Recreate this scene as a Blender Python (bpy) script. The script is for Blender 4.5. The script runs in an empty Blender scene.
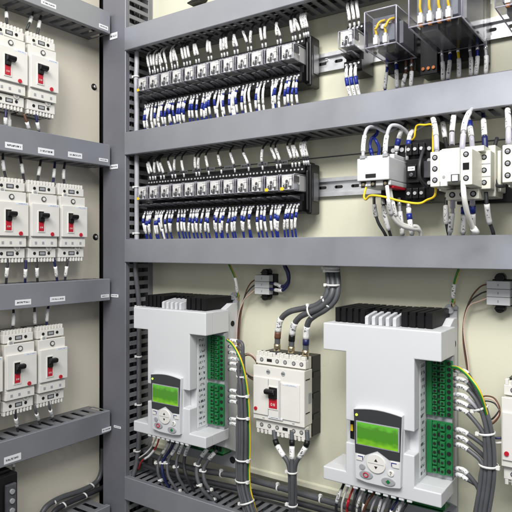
import bpy, math, random
from mathutils import Vector
random.seed(7)
R_ = math.radians
scene = bpy.context.scene
col = scene.collection
# ------------------------------------------------------------------ camera model
FX, FY = -.5693, .8221            # camera forward in plan
RX, RY = .8221, .5693             # camera right in plan
def ray(px):
    k = (px-256)/585
    return FX+k*RX, FY+k*RY
def M(px, py, Y):                 # point on the plane Y = const of the main panel
    a, b = ray(px); d = Y/b
    return Vector((a*d, Y, (248-py)/585*d))
def S(px, py, X):                 # point on the plane X = const of the side panel
    a, b = ray(px); d = X/a
    return Vector((X, b*d, (248-py)/585*d))
YP = 1.05; YD = .957              # back panel plane, front of its ducts
XP = -1.159; XD = -1.081          # side panel plane, front of its ducts

# ------------------------------------------------------------------ materials
def mat(name, c, rough=.5, metal=0, bump=0, bscale=200, var=0, vscale=30, spec=.5, emit=None, coat=0):
    m = bpy.data.materials.new(name); m.use_nodes = True
    nt = m.node_tree; b = nt.nodes['Principled BSDF']
    b.inputs['Base Color'].default_value = (*c, 1)
    b.inputs['Roughness'].default_value = rough
    b.inputs['Metallic'].default_value = metal
    b.inputs['Specular IOR Level'].default_value = spec
    b.inputs['Coat Weight'].default_value = coat
    if emit:
        b.inputs['Emission Color'].default_value = (*emit[0], 1); b.inputs['Emission Strength'].default_value = emit[1]
    tc = nt.nodes.new('ShaderNodeTexCoord')
    if var:
        n = nt.nodes.new('ShaderNodeTexNoise'); n.inputs['Scale'].default_value = vscale; n.inputs['Detail'].default_value = 6
        nt.links.new(tc.outputs['Object'], n.inputs['Vector'])
        r = nt.nodes.new('ShaderNodeMapRange'); r.inputs['From Min'].default_value = .3; r.inputs['From Max'].default_value = .7
        r.inputs['To Min'].default_value = 1-var; r.inputs['To Max'].default_value = 1+var
        nt.links.new(n.outputs['Fac'], r.inputs['Value'])
        x = nt.nodes.new('ShaderNodeVectorMath'); x.operation = 'SCALE'; x.inputs[0].default_value = c
        nt.links.new(r.outputs['Result'], x.inputs['Scale']); nt.links.new(x.outputs['Vector'], b.inputs['Base Color'])
        r2 = nt.nodes.new('ShaderNodeMapRange'); r2.inputs['To Min'].default_value = max(.02, rough-.1); r2.inputs['To Max'].default_value = rough+.1
        nt.links.new(n.outputs['Fac'], r2.inputs['Value']); nt.links.new(r2.outputs['Result'], b.inputs['Roughness'])
    if bump:
        n2 = nt.nodes.new('ShaderNodeTexNoise'); n2.inputs['Scale'].default_value = bscale; n2.inputs['Detail'].default_value = 3
        nt.links.new(tc.outputs['Object'], n2.inputs['Vector'])
        bp = nt.nodes.new('ShaderNodeBump'); bp.inputs['Strength'].default_value = bump; bp.inputs['Distance'].default_value = .001
        nt.links.new(n2.outputs['Fac'], bp.inputs['Height']); nt.links.new(bp.outputs['Normal'], b.inputs['Normal'])
    return m
def printed(name, c, ink, axis='X', sx=26, sz=7, band=(.3, .7), run=(.12, .88), thr=.5, rough=.45, lines=1):
    """paper or sleeve with small unreadable print across its middle"""
    m = mat(name, c, rough); nt = m.node_tree; b = nt.nodes['Principled BSDF']
    tc = nt.nodes.new('ShaderNodeTexCoord'); sp = nt.nodes.new('ShaderNodeSeparateXYZ')
    nt.links.new(tc.outputs['Generated'], sp.inputs[0])
    U, V = (sp.outputs['X'], sp.outputs['Z']) if axis == 'X' else ((sp.outputs['Z'], sp.outputs['X']) if axis == 'Z' else (sp.outputs['Y'], sp.outputs['Z']))
    def mth(op, a, bb, cc=None):
        n = nt.nodes.new('ShaderNodeMath'); n.operation = op
        for i, v in enumerate((a, bb)):
            if v is None: continue
            if isinstance(v, (int, float)): n.inputs[i].default_value = v
            else: nt.links.new(v, n.inputs[i])
        return n.outputs[0]
    def inside(v, lo, hi): return mth('MULTIPLY', mth('GREATER_THAN', v, lo), mth('LESS_THAN', v, hi))
    cb = nt.nodes.new('ShaderNodeCombineXYZ')
    oi = nt.nodes.new('ShaderNodeObjectInfo')
    nt.links.new(mth('MULTIPLY', U, sx), cb.inputs['X']); nt.links.new(mth('MULTIPLY', V, sz), cb.inputs['Y'])
    nt.links.new(mth('MULTIPLY', oi.outputs['Random'], 50), cb.inputs['Z'])
    n = nt.nodes.new('ShaderNodeTexNoise'); n.inputs['Scale'].default_value = 1; n.inputs['Detail'].default_value = 1
    nt.links.new(cb.outputs[0], n.inputs['Vector'])
    g = mth('GREATER_THAN', n.outputs['Fac'], thr)
    g = mth('MULTIPLY', g, inside(U, *run))
    if axis != 'Z' or band[0] > 0:
        if lines == 1: g = mth('MULTIPLY', g, inside(V, *band))
        else:
            w = mth('FRACT', mth('MULTIPLY', V, lines), None)
            g = mth('MULTIPLY', g, inside(w, *band))
    mx = nt.nodes.new('ShaderNodeMix'); mx.data_type = 'RGBA'
    nt.links.new(g, mx.inputs['Factor']); mx.inputs[6].default_value = (*c, 1); mx.inputs[7].default_value = (*ink, 1)
    nt.links.new(mx.outputs[2], b.inputs['Base Color'])
    return m
def clear(name, tint, base=.07, edge=.55, rough=.06, body=(.10, .10, .115)):
    m = bpy.data.materials.new(name); m.use_nodes = True; nt = m.node_tree
    for n in list(nt.nodes): nt.nodes.remove(n)
    o = nt.nodes.new('ShaderNodeOutputMaterial'); mx = nt.nodes.new('ShaderNodeMixShader')
    t = nt.nodes.new('ShaderNodeBsdfTransparent'); t.inputs[0].default_value = (*tint, 1)
    g = nt.nodes.new('ShaderNodeBsdfPrincipled'); g.inputs['Roughness'].default_value = rough; g.inputs['Base Color'].default_value = (*body, 1)
    g.inputs['Specular IOR Level'].default_value = 1
    lw = nt.nodes.new('ShaderNodeLayerWeight'); lw.inputs['Blend'].default_value = .35
    mr = nt.nodes.new('ShaderNodeMapRange'); mr.inputs['To Min'].default_value = base; mr.inputs['To Max'].default_value = edge
    nt.links.new(lw.outputs['Facing'], mr.inputs['Value']); nt.links.new(mr.outputs[0], mx.inputs[0])
    nt.links.new(t.outputs[0], mx.inputs[1]); nt.links.new(g.outputs[0], mx.inputs[2]); nt.links.new(mx.outputs[0], o.inputs[0])
    return m
def screen_mat():
    m = mat('lcd_green', (.04, .16, .02), .25); nt = m.node_tree; b = nt.nodes['Principled BSDF']
    tc = nt.nodes.new('ShaderNodeTexCoord'); sp = nt.nodes.new('ShaderNodeSeparateXYZ'); nt.links.new(tc.outputs['Generated'], sp.inputs[0])
    r = nt.nodes.new('ShaderNodeValToRGB')
    e = r.color_ramp.elements; e[0].position = 0; e[0].color = (.20, .46, .02, 1); e[1].position = .38; e[1].color = (.05, .19, .015, 1)
    x = e.new(.85); x.color = (.055, .18, .02, 1); x = e.new(1); x.color = (.09, .33, .03, 1)
    n = nt.nodes.new('ShaderNodeTexNoise'); n.inputs['Scale'].default_value = 7; n.inputs['Detail'].default_value = 0; nt.links.new(tc.outputs['Generated'], n.inputs['Vector'])
    a = nt.nodes.new('ShaderNodeMath'); a.operation = 'MULTIPLY_ADD'; nt.links.new(n.outputs['Fac'], a.inputs[0]); a.inputs[1].default_value = .26
    s = nt.nodes.new('ShaderNodeMath'); s.operation = 'SUBTRACT'; nt.links.new(sp.outputs['Z'], s.inputs[0]); s.inputs[1].default_value = .04
    nt.links.new(s.outputs[0], a.inputs[2]); nt.links.new(a.outputs[0], r.inputs[0])
    nt.links.new(r.outputs[0], b.inputs['Base Color']); nt.links.new(r.outputs[0], b.inputs['Emission Color']); b.inputs['Emission Strength'].default_value = .4
    return m
m_duct = mat('duct_grey', (.31, .32, .355), .44, metal=.5, bump=.06, bscale=900, var=.05, vscale=14)
m_ductv = mat('duct_grey_dark', (.20, .205, .235), .5, metal=.4, bump=.12, bscale=900, var=.05, vscale=14)  # darker grey for the cover of the tall duct
m_ductin = mat('duct_body_grey', (.21, .215, .23), .45, metal=.25, bump=.1, bscale=500, var=.1, vscale=20)
m_plate = mat('plate_cream', (.67, .66, .515), .30, bump=.10, bscale=260, var=.035, vscale=7)
m_side = mat('side_cream', (.76, .715, .60), .2, bump=.03, bscale=60, var=.015, vscale=3)
m_cream = mat('breaker_cream', (.67, .65, .59), .42, bump=.05, bscale=700, var=.025, vscale=25)
m_cream2 = mat('breaker_face', (.75, .735, .69), .38, var=.03, vscale=25)
m_white = mat('drive_white', (.62, .63, .645), .42, bump=.06, bscale=1200, var=.015, vscale=12)
m_grille = mat('grille_grey', (.55, .56, .58), .45)
m_ivory = mat('contactor_ivory', (.74, .73, .64), .42, bump=.05, bscale=500, var=.04, vscale=60)
m_black = mat('black_plastic', (.008, .008, .009), .36, bump=.08, bscale=400, var=.2, vscale=60, spec=.3)
m_hole = mat('dark_recess', (.006, .006, .006), .8)
m_fin = mat('black_fins', (.006, .006, .007), .5, bump=.1, bscale=300, spec=.2)
m_charcoal = mat('charcoal', (.04, .042, .046), .35)
m_slate = mat('slate_plastic', (.15, .165, .19), .4, var=.25, vscale=45)
m_grey = mat('grey_plastic', (.33, .34, .36), .45, var=.05)
m_dgrey = mat('dark_grey_plastic', (.07, .072, .08), .35, var=.15, vscale=80)
m_metal = mat('zinc', (.80, .81, .83), .32, .75, bump=.05, bscale=300, var=.06, vscale=60)
m_brass = mat('brass_lug', (.62, .52, .34), .28, 1, var=.1)
m_red = mat('red', (.50, .012, .03), .4)
m_green = mat('terminal_green', (.012, .16, .045), .38, var=.08, vscale=90)
m_wgrey = mat('cable_grey', (.085, .088, .096), .42, bump=.08, bscale=300, var=.12, vscale=40)
m_wlgrey = mat('cable_pale_grey', (.42, .42, .45), .45, var=.06, vscale=40)
m_wdark = mat('cable_dark', (.03, .031, .036), .42, var=.1)
m_wwhite = mat('wire_white', (.74, .73, .69), .42, var=.03)
m_wblue = mat('wire_blue', (.010, .026, .24), .38, var=.1)
m_wnavy = mat('wire_navy', (.01, .015, .08), .4)
m_wyel = mat('wire_yellow', (.80, .56, .02), .4)
m_wgrn = mat('wire_green', (.02, .22, .04), .4)
m_wbrown = mat('wire_brown', (.13, .055, .03), .45)
m_wpink = mat('wire_beige', (.62, .45, .36), .45)
m_wred = mat('wire_red', (.5, .02, .02), .4)
m_tie = mat('nylon_tie', (.78, .78, .76), .4)
m_copper = mat('copper', (.55, .2, .08), .3, 1)
m_orange = mat('orange_plastic', (.75, .28, .03), .45)
m_clear = clear('clear_plastic', (.97, .97, .98), .06, .5)
m_relay = mat('relay_white', (.84, .83, .79), .35)
m_clearbig = clear('clear_cover', (.95, .945, .97), .09, .6)
m_edge = clear('clear_edge', (.80, .78, .88), .40, .9, .12, (.75, .74, .82))
m_lcd = screen_mat()
m_led = mat('led', (.4, .8, .05), .3, emit=((.5, 1, .08), 1.2))
m_sticker = printed('sticker_print', (.80, .81, .83), (.06, .06, .08), 'X', 34, 3, (.34, .66), (.1, .9), .47)
m_stickery = printed('sticker_print_side', (.80, .81, .83), (.06, .06, .08), 'Y', 34, 3, (.34, .66), (.1, .9), .47)
m_blueprint = printed('blue_print', (.74, .77, .82), (.2, .28, .48), 'X', 22, 3, (.3, .7), (.25, .95), .48)
m_sleeve = printed('sleeve_print', (.80, .80, .79), (.17, .17, .19), 'Z', 11, 5, (.34, .68), (.18, .82), .57)
m_sleeveh = printed('sleeve_print_level', (.80, .80, .79), (.10, .10, .12), 'X', 11, 4, (.3, .7), (.16, .84), .55)
m_sideprint = printed('terminal_legend', (.70, .71, .73), (.10, .10, .12), 'Y', 9, 26, (.3, .75), (.1, .9), .5, lines=16)

# ------------------------------------------------------------------ mesh builder
class MB:
    def __init__(s): s.v = []; s.f = []; s.mi = []; s.sm = []
    def face(s, idx, m=0, smooth=False): s.f.append(idx); s.mi.append(m); s.sm.append(smooth)
    def box(s, x0, x1, y0, y1, z0, z1, m=0):
        if x0 > x1: x0, x1 = x1, x0
        if y0 > y1: y0, y1 = y1, y0
        if z0 > z1: z0, z1 = z1, z0
        n = len(s.v)
        s.v += [(x0,y0,z0),(x1,y0,z0),(x1,y1,z0),(x0,y1,z0),(x0,y0,z1),(x1,y0,z1),(x1,y1,z1),(x0,y1,z1)]
        for q in ((0,3,2,1),(4,5,6,7),(0,1,5,4),(1,2,6,5),(2,3,7,6),(3,0,4,7)): s.face([n+i for i in q], m)
        return s
    def prism(s, poly, a0, a1, axis='y', m=0, smooth=False):
        """poly: list of 2-D points; axis y: (x,z) extruded in y; axis x: (y,z); axis z: (x,y)"""
        n = len(s.v); k = len(poly)
        ar = sum(poly[i][0]*poly[(i+1) % k][1]-poly[(i+1) % k][0]*poly[i][1] for i in range(k))
        if ar < 0: poly = poly[::-1]
        if a0 > a1: a0, a1 = a1, a0
        def p(u, w, a): return (u, a, w) if axis == 'y' else ((a, u, w) if axis == 'x' else (u, w, a))
        s.v += [p(u, w, a0) for u, w in poly] + [p(u, w, a1) for u, w in poly]
        fl = axis == 'y'
        lo = list(range(n, n+k)); hi = list(range(n+k, n+2*k))
        s.face(lo if fl else lo[::-1], m); s.face(hi[::-1] if fl else hi, m)
        for i in range(k):
            j = (i+1) % k; q = [n+i, n+j, n+k+j, n+k+i]
            s.face(q[::-1] if fl else q, m, smooth)
        return s
    def cyl(s, p0, p1, r, n=12, m=0, r1=None, smooth=True):
        return s.tube([Vector(p0), Vector(p1)], r, n, m, rend=r1, smooth=smooth)
    def disc(s, x, z, y0, y1, rx, rz=None, n=16, m=0):
        rz = rz or rx
        return s.prism([(x+rx*math.cos(2*math.pi*i/n), z+rz*math.sin(2*math.pi*i/n)) for i in range(n)], y0, y1, 'y', m, True)
    def tube(s, pts, r, n=8, m=0, rend=None, m2=None, smooth=True):
        pts = [Vector(p) for p in pts]; base = len(s.v); N = len(pts)
        t = (pts[1]-pts[0]).normalized()
        u = t.orthogonal().normalized()
        for i, p in enumerate(pts):
            if i == 0: tt = pts[1]-pts[0]
            elif i == N-1: tt = pts[-1]-pts[-2]
            else: tt = pts[i+1]-pts[i-1]
            tt.normalize(); u = (u-tt*u.dot(tt)).normalized(); w = tt.cross(u)
            rr = r if rend is None else r+(rend-r)*i/(N-1)
            for k in range(n):
                a = 2*math.pi*k/n
                s.v.append(tuple(p+(u*math.cos(a)+w*math.sin(a))*rr))
        for i in range(N-1):
            for k in range(n):
                k2 = (k+1) % n; a = base+i*n
                mm = m2 if (m2 is not None and k in (0, 1, n//2, n//2+1)) else m
                s.face([a+k, a+k2, a+n+k2, a+n+k], mm, smooth)
        s.face([base+k for k in range(n)][::-1], m); s.face([base+(N-1)*n+k for k in range(n)], m)
        return s
    def build(s, name, mats, parent=None, bevel=0, seg=2):
        me = bpy.data.meshes.new(name); me.from_pydata(s.v, [], s.f)
        if not isinstance(mats, (list, tuple)): mats = [mats]
        for m in mats: me.materials.append(m)
        for p, mi, sm in zip(me.polygons, s.mi, s.sm): p.material_index = mi; p.use_smooth = sm
        me.update()
        o = bpy.data.objects.new(name, me); col.objects.link(o)
        if parent: o.parent = parent
        if bevel:
            b = o.modifiers.new('bevel', 'BEVEL'); b.width = bevel; b.segments = seg; b.limit_method = 'ANGLE'; b.angle_limit = R_(40)
        return o
def tag(o, label=None, cat=None, group=None, kind=None):
    if label: o['label'] = label
    if cat: o['category'] = cat
    if group: o['group'] = group
    if kind: o['kind'] = kind
    return o
def empty(name, loc, rz=0, label=None, cat=None, group=None):
    o = bpy.data.objects.new(name, None); col.objects.link(o); o.location = loc; o.rotation_euler = (0, 0, rz)
    o.empty_display_size = .02
    return tag(o, label, cat, group)
def copy_tree(o, parent=None):
    c = o.copy(); col.objects.link(c); c.parent = parent
    for ch in [k for k in bpy.data.objects if k.parent == o]: copy_tree(ch, c)
    return c
ORD = ['first','second','third','fourth','fifth','sixth','seventh','eighth','ninth','tenth','eleventh','twelfth']
NUM = ['no','one','two','three','four','five','six','seven','eight','nine','ten']

# ------------------------------------------------------------------ cables
def smooth(pts, per=7):
    P = [Vector(p) for p in pts]
    if len(P) == 2: return [P[0].lerp(P[1], i/per) for i in range(per+1)]
    P = [P[0]*2-P[1]] + P + [P[-1]*2-P[-2]]; out = []
    for i in range(1, len(P)-2):
        a, b, c, d = P[i-1:i+3]
        for k in range(per):
            t = k/per
            out.append(.5*((2*b)+(c-a)*t+(2*a-5*b+4*c-d)*t*t+(3*b-a-3*c+d)*t**3))
    out.append(P[-2]); return out
def sub(path, t0, t1):
    L = [0]
    for a, b in zip(path, path[1:]): L.append(L[-1]+(b-a).length)
    T = L[-1]
    def at(t):
        x = t*T
        for i in range(len(path)-1):
            if L[i+1] >= x or i == len(path)-2:
                q = (x-L[i])/max(1e-9, L[i+1]-L[i]); return path[i].lerp(path[i+1], min(max(q, 0), 1))
    n = max(3, int((t1-t0)*T/.006)+2)
    return [at(t0+(t1-t0)*i/(n-1)) for i in range(n)]
def wire(label, pts, r, m, sleeves=(), name='wire', cat='wire', group=None, parent=None, m2=None, n=8):
    """sleeves: (t0, t1, material, radius factor, part name)"""
    path = smooth(pts)
    mb = MB(); mb.tube(path, r, n, 0, m2=1 if m2 else None)
    o = mb.build(name, [m, m2] if m2 else [m], parent)
    if not parent: tag(o, label, cat, group)
    for t0, t1, mm, rf, pn in sleeves:
        q = MB(); q.tube(sub(path, t0, t1), r*rf, 10); q.build(pn, [mm], o)
    return o
def tie(c, axis, r, parent=None, label=None, tail=True, side=1, w=.0034):
    """nylon cable tie: band, head and cut tail"""
    axis = Vector(axis).normalized(); u = axis.cross(Vector((0, 1, 0)))
    if u.length < .1: u = axis.cross(Vector((1, 0, 0)))
    u.normalize(); v = axis.cross(u); c = Vector(c); mb = MB()
    n = 16; b0 = len(mb.v)
    for i in range(n):
        a = 2*math.pi*i/n; e = u*math.cos(a)+v*math.sin(a)
        for rr, h in ((r, -w/2), (r+.0012, -w/2), (r+.0012, w/2), (r, w/2)): mb.v.append(tuple(c+e*rr+axis*h))
    for i in range(n):
        j = (i+1) % n
        for k in range(4):
            k2 = (k+1) % 4; mb.face([b0+i*4+k, b0+i*4+k2, b0+j*4+k2, b0+j*4+k], 0, k == 1)
    h = c+u*side*(r+.001)+Vector((0, -r*.35, 0))
    mb.box(h.x-.0028, h.x+.0028, h.y-.0028, h.y+.0028, h.z-.0026, h.z+.0026)
    o = mb.build('cable_tie', [m_tie], parent)
    if not parent and label: tag(o, label, 'cable tie')
    return o

# ------------------------------------------------------------------ the setting
def struct(name, mb, m, bevel=0):
    o = mb.build(name, m, None, bevel); o['kind'] = 'structure'; return o
mb = MB(); mb.box(-1.112, .35, YP, YP+.004, -.480, .85); struct('back_panel', mb, m_plate, .001)
mb = MB()                                                     # folded lip and lower pan behind the panel foot
mb.prism([(YP+.006, -.476), (YP-.004, -.482), (YP-.004, -.492), (YP+.012, -.497), (YP+.012, -.9), (YP+.02, -.9), (YP+.02, -.476)], -1.112, .35, 'x')
struct('lower_pan', mb, m_plate, .001)
mb = MB(); mb.box(XP-.004, XP, .1, .984, -.9, .9); struct('side_panel', mb, m_side, .001)
mb = MB(); mb.box(-1.22, -1.118, 1.0, 1.06, -.9, .9); mb.box(XP-.03, XP-.02, .1, 1.0, -.9, .9); struct('dark_gap_backing', mb, m_hole)  # added black backing, paints the dark gap beside the tall duct

# ------------------------------------------------------------------ wiring ducts
def make_duct(label, L, H, D, pitch, loc, rot, group, slot=.45, stickers=(), stmat=None, cmat=None):
    t = empty('wiring_duct', loc, 0, label, 'wiring duct', group); t.rotation_euler = rot
    b = MB()
    b.box(0, L, -.002, 0, -H/2, H/2)
    th = .0018
    for s in (-1, 1):
        z0, z1 = (H/2-th, H/2) if s > 0 else (-H/2, -H/2+th)
        b.box(0, L, -D+.003, -D+.015, z0, z1)
        b.box(0, L, -.015, -.002, z0, z1)
        n = int(L/pitch)
        for i in range(n+1):
            x = i*pitch; x1 = min(L, x+pitch*(1-slot))
            if x1 <= x: continue
            b.box(x, x1, -D+.015, -.015, z0, z1)
            # stiffening rib along the edge of each finger
            b.box(x+.0004, x+.0016, -D+.0155, -.016, z1 if s > 0 else z0-.0009, z1+.0009 if s > 0 else z0)
    b.build('duct_body', [m_ductin], t, .0004, 1)
    c = MB(); h = H/2+.0016
    c.prism([(-D, -h+.0012), (-D+.0012, -h), (-D+.011, -h), (-D+.011, -h+.0014), (-D+.0022, -h+.0014), (-D+.0022, h-.0014),
             (-D+.011, h-.0014), (-D+.011, h), (-D+.0012, h), (-D, h-.0012)], 0, L, 'x')
    c.build('duct_cover', [cmat or m_duct], t)
    r9 = random.Random(int(L*1000)); f = MB()
    for i in range(9):
        yy = -.02-.055*r9.random(); zz = (r9.random()-.5)*(H-.016)
        f.tube(smooth([(L*j/6, yy+r9.uniform(-.006, .006), zz+r9.uniform(-.004, .004)) for j in range(7)], 3), .0045, 6)
    f.build('cables_inside', [m_wdark], t)
    for (x0, x1, z0, z1) in stickers:
        q = MB(); q.box(x0, x1, -D-.0004, -D-.00005, z0, z1); q.build('label_sticker', [stmat or m_sticker], t)
    return t
def st_side(x0, y0, x1, y1, z0c, Y0=.35):     # sticker on a side duct, picture rectangle -> duct-local
    a = S(x0, (y0+y1)/2, XD); b = S(x1, (y0+y1)/2, XD)
    h = abs(y1-y0)/585*(a.y/ray(x0)[1])
    zc = (a.z+b.z)/2
    return (a.y-Y0, b.y-Y0, zc-h/2-z0c, zc+h/2-z0c)
LZ = [(.5365, 'upper slotted wiring duct above the two breakers on side panel', [(41,2,56,6.5),(99,25,108,29)]),
      (.2205, 'side panel wiring duct between the pair and the trio of breakers', [(5,143,22.5,149),(38,148.5,54,154.5),(68,152.5,82,158),(99,158.5,108,161.5)]),
      (-.099, 'side panel wiring duct just below the three breakers, two paper labels', [(15,299.5,31,305),(50,296.5,65,301.5),(101,294.5,109,297.5)]),
      (-.413, 'dark slotted duct under the lowest side panel breakers, fingers showing on top', [(4,455,21,462),(102,427.5,111,431.5)]),
      (-.639, 'short slotted duct at the foot of side panel beside two cables', [])]
for z, lab, st in LZ:
    y0 = .35 if z > -.5 else .5
    make_duct(lab, .949-y0, .0485, .078, .0285, (XP, y0, z), (0, 0, R_(90)), 'slotted wiring ducts', .4,
              [st_side(x0, ya, x1, yb, z, y0) for (x0, ya, x1, yb) in st])
RZ = [(.4915, 'topmost horizontal duct, bright grey, above the upper relay row'),
      (.2455, 'horizontal duct between the two relay rows'),
      (-.0065, 'horizontal duct at mid height above both white drives'),
      (-.565, 'lowest horizontal duct below the drives with cables entering its fingers')]
for z, lab in RZ:
    make_duct(lab, 1.338, .0505, .094, .0205, (-1.038, YP-.0005, z), (0, 0, 0), 'slotted wiring ducts', .5)
# vertical duct: local x runs up, local z runs to the left
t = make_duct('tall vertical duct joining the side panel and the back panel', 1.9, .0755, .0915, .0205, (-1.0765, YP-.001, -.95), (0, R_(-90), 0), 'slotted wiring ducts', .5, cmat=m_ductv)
for (x0, ya, x1, yb) in [(110, 34, 117.5, 38), (110, 165, 118, 168.5), (111, 294, 118.5, 297.5), (114, 425, 121, 429)]:
    a = M(x0, ya, YD); b = M(x1, yb, YD)
    q = MB(); q.box(a.x, b.x, YD-.0006, YD-.0002, b.z, a.z); o = q.build('label_sticker', [m_sticker], t)
    o.matrix_parent_inverse = (t.matrix_basis).inverted()

# plugs in the side panel
for px, py, lab in [(94, 87, 'black domed screw in side panel beside the upper breaker pair'), (95.5, 237, 'black domed screw in side panel beside the breaker trio')]:
    p = S(px, py, XP)
    t = empty('panel_screw', p, R_(90), lab, 'screw')
    MB().cyl((0, 0, 0), (0, -.003, 0), .0085, 20, r1=.006).build('washer', [m_black], t)
    MB().cyl((0, -.003, 0), (0, -.006, 0), .0045, 14, r1=.003).build('screw_head', [m_metal], t)

# ------------------------------------------------------------------ breakers
def make_breaker(w, h, D, big, label, loc, rz):
    t = empty('circuit_breaker', loc, rz, label, 'circuit breaker', 'moulded case circuit breakers')
    zt = .835*h; zb = .185*h
    # body
    b = MB(); b.box(0, w, -(D-.006), -.036 if big else -.02, zb, zt)
    b.box(.0015, w-.0015, -(D-.014), -.036 if big else -.02, .003, zb-.0008); b.box(.0015, w-.0015, -(D-.014), -.036 if big else -.02, zt+.0008, h-.003)
    b.build('body', [m_cream], t, .0012)
    k = MB(); k.box(.0005, w-.0005, -.0355 if big else -.0195, 0, .004, h-.004)
    if big:
        for z in (.25, .5, .75): k.box(w-.0005, w+.0012, -.034, -.006, h*z-.004, h*z+.006)
        for z in (.33, .72): b2 = MB().box(w-.001, w+.0006, -.062, -.046, h*z, h*z+.0018); b2.build('side_slot', [m_hole], t)
        MB().box(w-.001, w+.0006, -.052, -.040, h*.44, h*.56).build('side_recess', [m_grey], t)
    k.build('rear_housing', [m_black if big else m_dgrey], t, .0008)
    # terminal covers with vent combs
    def cover(z0, z1, up):
        c = MB(); F = -(D-.010)
        c.box(0, w, F, F+.012, z0+(0 if up else .009), z1-(.009 if up else 0))
        nt = (12 if big else 9)
        pw = w/nt
        for i in range(nt):
            if big and i % 4 == 3: c.box(i*pw+.0004, (i+1)*pw-.0004, F, F+.010, z1-.0089 if up else z0+.001, z1-.001 if up else z0+.0089); continue
            c.box(i*pw+pw*.15, i*pw+pw*.68, F+.0006, F+.012, z1-.0089 if up else z0, z1 if up else z0+.0089)
        o = c.build('terminal_cover', [m_cream2], t, .0006, 1)
        d = MB().box(.002, w-.002, F+.0126, F+.015, z1-.0088 if up else z0+.0002, z1-.0004 if up else z0+.0088); d.build('vent_gap', [m_hole], o)
        zc = (z0+z1)/2 - (.004 if up else -.004)
        xs = ([.12, .28, .44, .60, .77, .92] if big else [.22, .74])
        for i, x in enumerate(xs):
            if big and i in (1 if up else 3, ):
                MB().box(w*x-.006, w*x+.006, F-.0004, F+.001, zc-.003, zc+.003).build('terminal_slot', [m_hole], o); continue
            MB().disc(w*x, zc, F-.0006, F+.001, .0042 if big else .0034, n=14).build('screw_recess', [m_hole if not big else m_dgrey], o)
            if big:
                q = MB(); q.disc(w*x, zc, F-.0010, F-.0004, .0028, n=12); q.box(w*x-.0024, w*x+.0024, F-.0013, F-.001, zc-.0005, zc+.0005); q.build('screw', [m_metal], o)
        if not big:
            q = MB(); q.box(w*.38, w*.62, F-.0004, F+.001, zc-.0046, zc+.0042); q.build('terminal_slot', [m_hole], o)
            q = MB(); q.box(w*.41, w*.59, F-.0007, F-.0003, zc-.003, zc+.0026); q.build('terminal_plate', [m_grey], o)
            x = .22 if up else .72; z = z0-.001 if up else z1+.001
            q = MB(); q.disc(w*x, z, F-.003, F+.004, .0062, n=18); q.build('screw_boss', [m_cream], o)
            q = MB(); q.disc(w*x, z, F-.0035, F-.003, .0038, n=14); q.box(w*x-.003, w*x+.003, F-.0039, F-.0034, z-.0006, z+.0006); q.build('screw', [m_grey], o)
    cover(zt+.003, h, True); cover(0, zb-.003, False)
    # front cover
    F = -D
    if big:
        c = MB(); c.box(-.002, w+.001, F+.0028, F+.008, zb, zt); c.box(0, w*.55, F, F+.0027, h*.25, h*.70); c.box(w*.56, w*.93, F+.0003, F+.0027, h*.24, h*.67)
        c.build('front_cover', [m_cream2], t, .0007)
        x0, x1, z0, z1 = w*.33, w*.50, h*.345, h*.60
        for x in (.30, .60):
            q = MB(); q.disc(w*x, h*.775, F+.0018, F+.0029, .0046, n=16); o = q.build('cover_screw', [m_grey], t)
            MB().box(w*x-.0036, w*x+.0036, F+.0012, F+.0019, h*.775-.0005, h*.775+.0005).build('screw_slot', [m_hole], o)
        MB().disc(w*.055, h*.315, F-.0022, F+.0002, .0036, n=16).build('test_button', [m_red], t)
        MB().box(w*.60, w*.88, F-.0002, F+.0008, h*.645, h*.662).build('printed_line', [m_blueprint], t)
        MB().box(w*.31, w*.60, F-.0003, F+.0008, h*.225, h*.25).build('rating_plate', [m_sticker], t)
        MB().box(w*.31, w*.32, F-.0006, F+.0004, h*.25, h*.69).build('cover_seam', [m_grey], t)
        MB().box(w*.53, w*.54, F-.0006, F+.0004, h*.25, h*.69).build('cover_seam', [m_grey], t)
        for x in (.18, .78): MB().box(w*x, w*x+.005, F+.002, F+.0030, h*.205, h*.215).build('cover_notch', [m_grey], t)
    else:
        c = MB(); c.box(0, w, F+.005, F+.008, zb+.018, zt); c.box(w*.03, w*1.04, F, F+.0055, h*.315, h*.715); c.box(w*.01, w*.985, F+.003, F+.008, zb, zb+.0175)
        c.build('front_cover', [m_cream2], t, .0009)
        x0, x1, z0, z1 = w*.26, w*.455, h*.375, h*.62
        q = MB(); q.disc(w*.50, h*.775, F+.0035, F+.0051, .0058, n=20); o = q.build('round_emblem', [m_dgrey], t)
        q = MB(); q.disc(w*.50, h*.775, F+.003, F+.0036, .0036, n=16); q.build('emblem_centre', [m_cream2], o)
        MB().disc(w*.76, h*.345, F-.002, F+.0004, .0042, n=16).build('test_button', [m_red], t)
        MB().box(w*.58, w*1.0, F-.0002, F+.0008, h*.685, h*.708).build('printed_line', [m_blueprint], t)
        for x in (.16, .42, .74): MB().box(w*x, w*x+.005, F+.0024, F+.0032, zb+.006, zb+.0115).build('cover_notch', [m_grey], t)
        MB().box(w*.1, w*.95, F+.0044, F+.0052, h*.298, h*.305).build('shadow_gap', [m_grey], t)
    # toggle
    fr = MB(); e = .0016
    fr.box(x0-e, x0, F-.0015, F+.0003, z0-e, z1+e); fr.box(x1, x1+e, F-.0015, F+.0003, z0-e, z1+e); fr.box(x0, x1, F-.0015, F+.0003, z1, z1+e); fr.box(x0, x1, F-.0015, F+.0003, z0-e, z0)
    fr.build('toggle_frame', [m_cream2], t)
    MB().box(x0, x1, F-.0004, F+.002, z0+(z1-z0)*.36, z1).build('toggle_slot', [m_hole], t)
    q = MB().box(x0+.0006, x1-.0006, F-.0014, F+.001, z0+.001, z0+(z1-z0)*.47); fl = q.build('red_flag', [m_red], t)
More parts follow.
